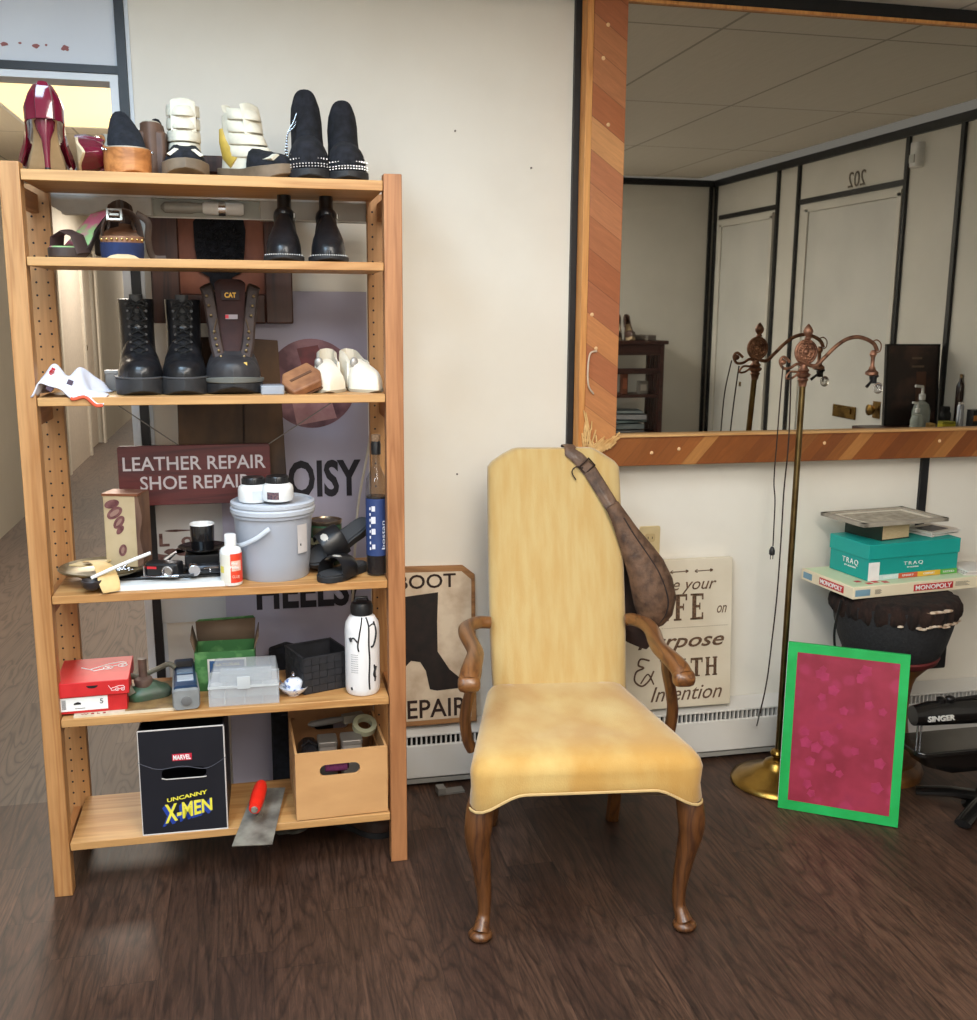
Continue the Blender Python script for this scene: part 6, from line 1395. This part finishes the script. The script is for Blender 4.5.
for i, (x, w, c, lab) in enumerate(((-.03, .05, (150, 142, 132), 'pale tin inside the crate, left of the silver one'), (.035, .055, (168, 160, 150), 'silver tin standing in the middle of the crate'))):
    o = thing('small_tin', lab, 'tin', inn(x, .10, .004), 0)
    MB().slab(rrect(w, .06, .008), 0, .172).build('body', mat('tin_c%d' % i, c, .4, .4), o, bevel=.002); MB().slab(rrect(w+.003, .063, .008), .162, .176).build('lid', mat('tin_l%d' % i, tuple(q*.8 for q in c), .4, .4), o, bevel=.002)
o = thing('black_pouch', 'black pouch stuffed in the left of the crate', 'pouch', inn(-.08, .10, .004))
MB().loft([[(x*s_, y*s_, z) for x, y in rrect(.06, .12, .02)] for z, s_ in ((0, .9), (.08, 1), (.15, .9), (.17, .5))]).build('pouch', black_leather, o); MB().tube([(-.02, -.03, .17), (0, -.03, .185), (.02, -.03, .17)], .003, 6).build('loop', black_leather, o)
o = thing('grey_brush', 'small grey tool lying across the top of the crate contents', 'brush', inn(-.01, .17, .2), .25)
MB().lathe([(.003, -.07), (.009, -.06), (.01, .0), (.007, .03)], axis='x', seg=16).build('handle', mat('grey_rubber', (96, 92, 88), .6), o); MB().b2((.03, -.012, -.012), (.09, .012, .01)).build('head', mat('bristle', (120, 112, 100), .9), o)
# under the shelf
o = thing('torn_leaflet', 'crumpled pale leaflet on the floor beneath the shelving unit', 'paper', (XA(287, 2.84, .01), 2.84, .001), .1)
MB().grid(lambda u, v: (-.05+.1*u, -.05+.1*v, .012+.006*math.sin(7*u+3*v)+.03*v), 8, 8).build('sheet', mat('leaflet', (96, 92, 86), .8, c2=(60, 58, 56), scale=30), o, solid=.001); MB().b2((-.03, -.03, .0), (.03, .0, .006)).build('fold', mat('leaflet2', (70, 66, 62), .8), o)
o = thing('dark_shoe', 'dark brown boot lying in shadow under the right end of the unit', 'boot', (XA(362, 2.78, .04), 2.80, .0), .9)
sole(.2, .085, lambda t: 0, lambda t: .018).build('sole', black_rubber, o); upper(.2, .085, lambda t: .018, lambda t: lerp([(0, .02), (.2, .045), (1, .06)], t), 0, 1).build('upper', mat('old_brown', (62, 38, 26), .6, c2=(40, 26, 20), scale=20), o)

# ================================================================ THINGS SEEN ONLY IN THE MIRROR (they stand behind the camera)
dkm = wood('mahogany', (70, 36, 30), (44, 24, 22), 'x', 18, .4)
YS = ry(7.06)
o = thing('slatted_bookcase', 'dark mahogany slatted shelf stand reflected at the left of the mirror', 'shelf', (2.50, YS, 0))
MB().b2((-.32, -.15, 1.245), (.34, .15, 1.27)).build('top', dkm, o, bevel=.003); MB().b2((-.30, .1, 1.17), (.31, .13, 1.245)).build('apron', dkm, o)
for z in (.875, .61, .36): MB().b2((-.30, -.13, z), (.30, .13, z+.02)).build('shelf', dkm, o); 
for z in (1.02,): MB().b2((-.3, .12, z+.02), (.3, .13, z+.06)).build('rail', dkm, o)
for s in (-1, 1):
    for y in (-.12, .12): MB().b2((s*.30-.015, y-.015, 0), (s*.30+.015, y+.015, 1.25)).build('leg', dkm, o)
    for i in range(4): MB().b2((s*.30-.006, -.075+i*.048, .42), (s*.30+.006, -.055+i*.048, 1.245)).build('slat', dkm, o)
for x, y, z, lab, T_ in ((2.36, 0, 1.27, 'brown high heeled shoe on the reflected stand', .4), (2.42, .0, 1.27, 'second brown heel beside it on the reflected stand', .1)):
    o = thing('high_heel_shoe', lab, 'shoe', (2.50+(.09 if T_ < .2 else 0), YS+.02, z), PI+T_, 'reflected brown heels'); pump(o, L=.2, W=.08, hh=.12, m=mat('brown_patent', (84, 62, 54), .3))
o = thing('flat_parcel', 'flat grey parcel lying on the reflected stand top', 'parcel', (2.70, YS, 1.271)); MB().b2((-.11, -.06, 0), (.08, .06, .035)).build('parcel', mat('parcel_grey', (110, 100, 92), .6), o, bevel=.004); MB().b2((-.0, -.062, -.0), (.02, .062, .037)).build('band', mat('parcel_band', (160, 154, 146), .6), o)
for i, (x, w, h, c, lab) in enumerate(((2.47, .03, .15, (96, 60, 52), 'narrow brown bottle on the reflected middle shelf'), (2.56, .05, .15, (120, 70, 50), 'orange brown book upright on the reflected middle shelf'), (2.70, .075, .09, (130, 124, 116), 'small pale picture on the reflected middle shelf'))):
    o = thing(('amber_bottle', 'upright_book', 'small_picture')[i], lab, ('bottle', 'book', 'picture')[i], (x, YS+.03, .8955))
    MB().slab(rrect(w, .05, .01), 0, h).build('body', mat('mir%d' % i, c, .5), o, bevel=.002); MB().box((0, .027, h*.5), (w*.6, .002, h*.5)).build('label', mat('mirl%d' % i, tuple(min(255, q*1.4) for q in c), .5), o)
o = thing('paper_pile', 'untidy pile of grey papers on the reflected lowest shelf', 'papers', (2.56, YS, .6305))
random.seed(4)
for i in range(5): MB(rotm(0, 0, random.uniform(-.3, .3), (random.uniform(-.03, .03), 0, .006+i*.034))).box((0, 0, 0), (.3, .22, .012+.02*(i % 2))).build('sheet', mat('pile%d' % i, (150-10*i % 30, 150, 152), .7), o)
# counter on the right
o = thing('work_counter', 'dark work counter reflected in the lower right of the mirror', 'counter', (3.07, 1.60, 0))
MB().b2((-.22, -.08, .90), (.22, .40, .93)).build('top', dkm, o, bevel=.003); MB().b2((-.20, -.06, 0), (.21, .38, .90)).build('cabinet', mat('counter_body', (60, 50, 46), .6), o)
for i in (0, 1): d = MB().b2((-.206, -.05+i*.215, .05), (-.199, .155+i*.215, .86)).build('door', dkm, o); MB().b2((-.216, .13+i*.215, .5), (-.206, .14+i*.215, .6)).build('handle', chrome, d)
zc = .931
def ct(px, py_, yv): p = at(px, py_, yv); return (p.x, ry(yv), zc)
o = thing('dark_picture', 'dark glossy framed picture leaning upright on the reflected counter', 'picture', (3.0, ry(4.53), zc), 0, rx=.06); o.scale = (1.32, 1, 1)
MB().b2((-.0, -.012, 0), (.205, .0, .385)).build('panel', mat('dark_gloss', (48, 34, 32), .3, c2=(86, 58, 48), scale=6, lo=.5, hi=.6), o)
mb = MB(); mb.b2((-.008, -.014, 0), (0, .004, .392)); mb.b2((.205, -.014, 0), (.213, .004, .392)); mb.b2((-.008, -.014, .385), (.213, .004, .393)); mb.build('frame', mat('frame_black', (24, 18, 18), .4), o)
MB().b2((.12, 0, .02), (.16, .002, .26)).build('picture_band', mat('picture_brown', (104, 68, 52), .4), o); MB().b2((.10, 0, .28), (.15, .002, .29)).build('picture_band', mat('picture_tan', (120, 96, 80), .4), o); MB().b2((.10, 0, .32), (.14, .002, .33)).build('picture_band', mat('picture_tan', (120, 96, 80), .4), o)
soap = mat('soap_clear', (176, 184, 176), .1, alpha=.6, c2=(166, 174, 166))
def pump_bottle(loc, k_, lab):
    o = thing('soap_dispenser', lab, 'dispenser', loc)
    MB().lathe([(.026*k_, 0), (.03*k_, .004), (.031*k_, .06*k_), (.024*k_, .085*k_), (.009*k_, .095*k_), (.009*k_, .105*k_)], seg=28).build('bottle', soap, o)
    mb = MB(); mb.lathe([(.011*k_, .1*k_), (.011*k_, .118*k_), (.005*k_, .122*k_), (.004*k_, .145*k_)], seg=16); mb.tube([(0, 0, .145*k_), (-.03*k_, 0, .148*k_)], .005*k_, 8); mb.build('pump', white_plastic, o)
pump_bottle(ct(922, 400, 4.42), 1.35, 'taller clear pump soap bottle in front of the reflected dark picture'); pump_bottle(ct(918, 405, 4.22), .95, 'shorter pump soap bottle with white nozzle near the mirror edge')
o = thing('yellow_sponge', 'yellow sponge block on the reflected counter', 'sponge', ct(947, 420, 4.2), .1); MB().slab(rrect(.066, .045, .005), 0, .045).build('sponge', mat('sponge_yellow', (190, 176, 50), .9, bump=.5), o, bevel=.004); MB().slab(rrect(.066, .045, .005), .045, .055).build('scourer', mat('sponge_green', (150, 146, 50), .9), o)
o = thing('tan_sponge', 'smaller tan sponge beside the yellow one in the mirror', 'sponge', ct(931, 420, 4.2), .1); MB().slab(rrect(.03, .04, .005), 0, .048).build('sponge', mat('sponge_tan', (176, 140, 80), .9, bump=.5), o, bevel=.004)
o = thing('spray_can', 'silver spray can on the reflected counter', 'can', ct(961, 405, 4.2)); MB().lathe([(.014, 0), (.016, .002), (.016, .12), (.012, .13)], seg=24).build('can', mat('silver_can', (150, 152, 160), .3, .7), o); MB().lathe([(.012, .128), (.012, .142), (.003, .143)], seg=20).build('cap', chrome, o)
o = thing('brown_bottle', 'slim dark brown bottle behind the spray can in the mirror', 'bottle', ct(960, 390, 4.4)); MB().lathe([(.016, 0), (.018, .003), (.018, .2), (.008, .225), (.006, .24)], seg=24).build('bottle', mat('amber_dark', (48, 28, 24), .15), o); MB().lathe([(.007, .238), (.007, .255), (.002, .256)], seg=14).build('cap', mat('cap_tan', (150, 120, 80), .5), o)
o = thing('black_carton', 'black carton with orange lettering at the mirror edge', 'box', ct(977, 400, 4.25)); MB().slab(rrect(.06, .05, .003), 0, .10).build('box', black_plastic, o); MB().b2((-.028, .025, .05), (.028, .0265, .075)).build('label', mat('carton_orange', (206, 130, 40), .5), o)
o = thing('dark_jar', 'small dark jar behind the sponges in the mirror', 'jar', ct(946, 400, 4.42)); MB().lathe([(.026, 0), (.028, .003), (.028, .07), (.02, .08)], seg=24).build('jar', black_plastic, o); MB().lathe([(.022, .078), (.022, .1), (.003, .101)], seg=24).build('lid', black_rubber, o)

# ================================================================ LIGHT
def area(name, loc, size, power, color, rx=0, ry_=0, rz=0, sy=None):
    d = bpy.data.lights.new(name, 'AREA'); d.energy = power; d.color = color; d.size = size
    if sy: d.shape = 'RECTANGLE'; d.size_y = sy
    o = bpy.data.objects.new(name, d); o.location = loc; o.rotation_euler = (rx, ry_, rz); col.objects.link(o); return o
area('overhead_light', (.5, 1.55, CZ-.02), .5, 22, (1, .94, .86), sy=1.0)
area('overhead_light', (.55, .30, CZ-.02), .62, 62, (1, .935, .85), sy=1.2)
area('overhead_light', (-1.0, -.1, CZ-.02), .62, 62, (.74, .86, 1), sy=1.2)
area('overhead_light', (1.1, -.85, CZ-.02), .62, 34, (1, .95, .86), sy=.6)
area('overhead_light', (-.45, 1.75, CZ-.02), .5, 34, (.55, .78, 1), sy=1.0)  # added cool fill that turns the upper left wall bluish, not a fixture
pl_ = bpy.data.lights.new('fill_glow', 'POINT'); pl_.energy = 8; pl_.color = (1, .94, .85); pl_.shadow_soft_size = .3; po = bpy.data.objects.new('fill_glow', pl_); po.location = (.2, -.3, 1.85); col.objects.link(po)  # added fill point without a fixture, lifts the ceiling and the room
area('hall_lamp', (-.76, 5.35, CZ-.03), .6, 62, (1, .93, .82), sy=1.2)
area('hall_lamp', (-.95, 10.5, CZ-.03), .6, 46, (1, .94, .84), sy=1.2)
area('hall_lamp', (-.95, 16, CZ-.03), .6, 50, (1, .94, .84), sy=1.2)
w = bpy.data.worlds.new('world'); bpy.context.scene.world = w; w.use_nodes = True
w.node_tree.nodes['Background'].inputs['Color'].default_value = (1, .95, .88, 1); w.node_tree.nodes['Background'].inputs['Strength'].default_value = .25
sc_ = bpy.context.scene
sc_.view_settings.view_transform = 'Standard'; sc_.view_settings.look = 'None'; sc_.view_settings.exposure = -.13; sc_.view_settings.gamma = 1
sc_.cycles.use_denoising = True; sc_.cycles.max_bounces = 8; sc_.cycles.transparent_max_bounces = 16
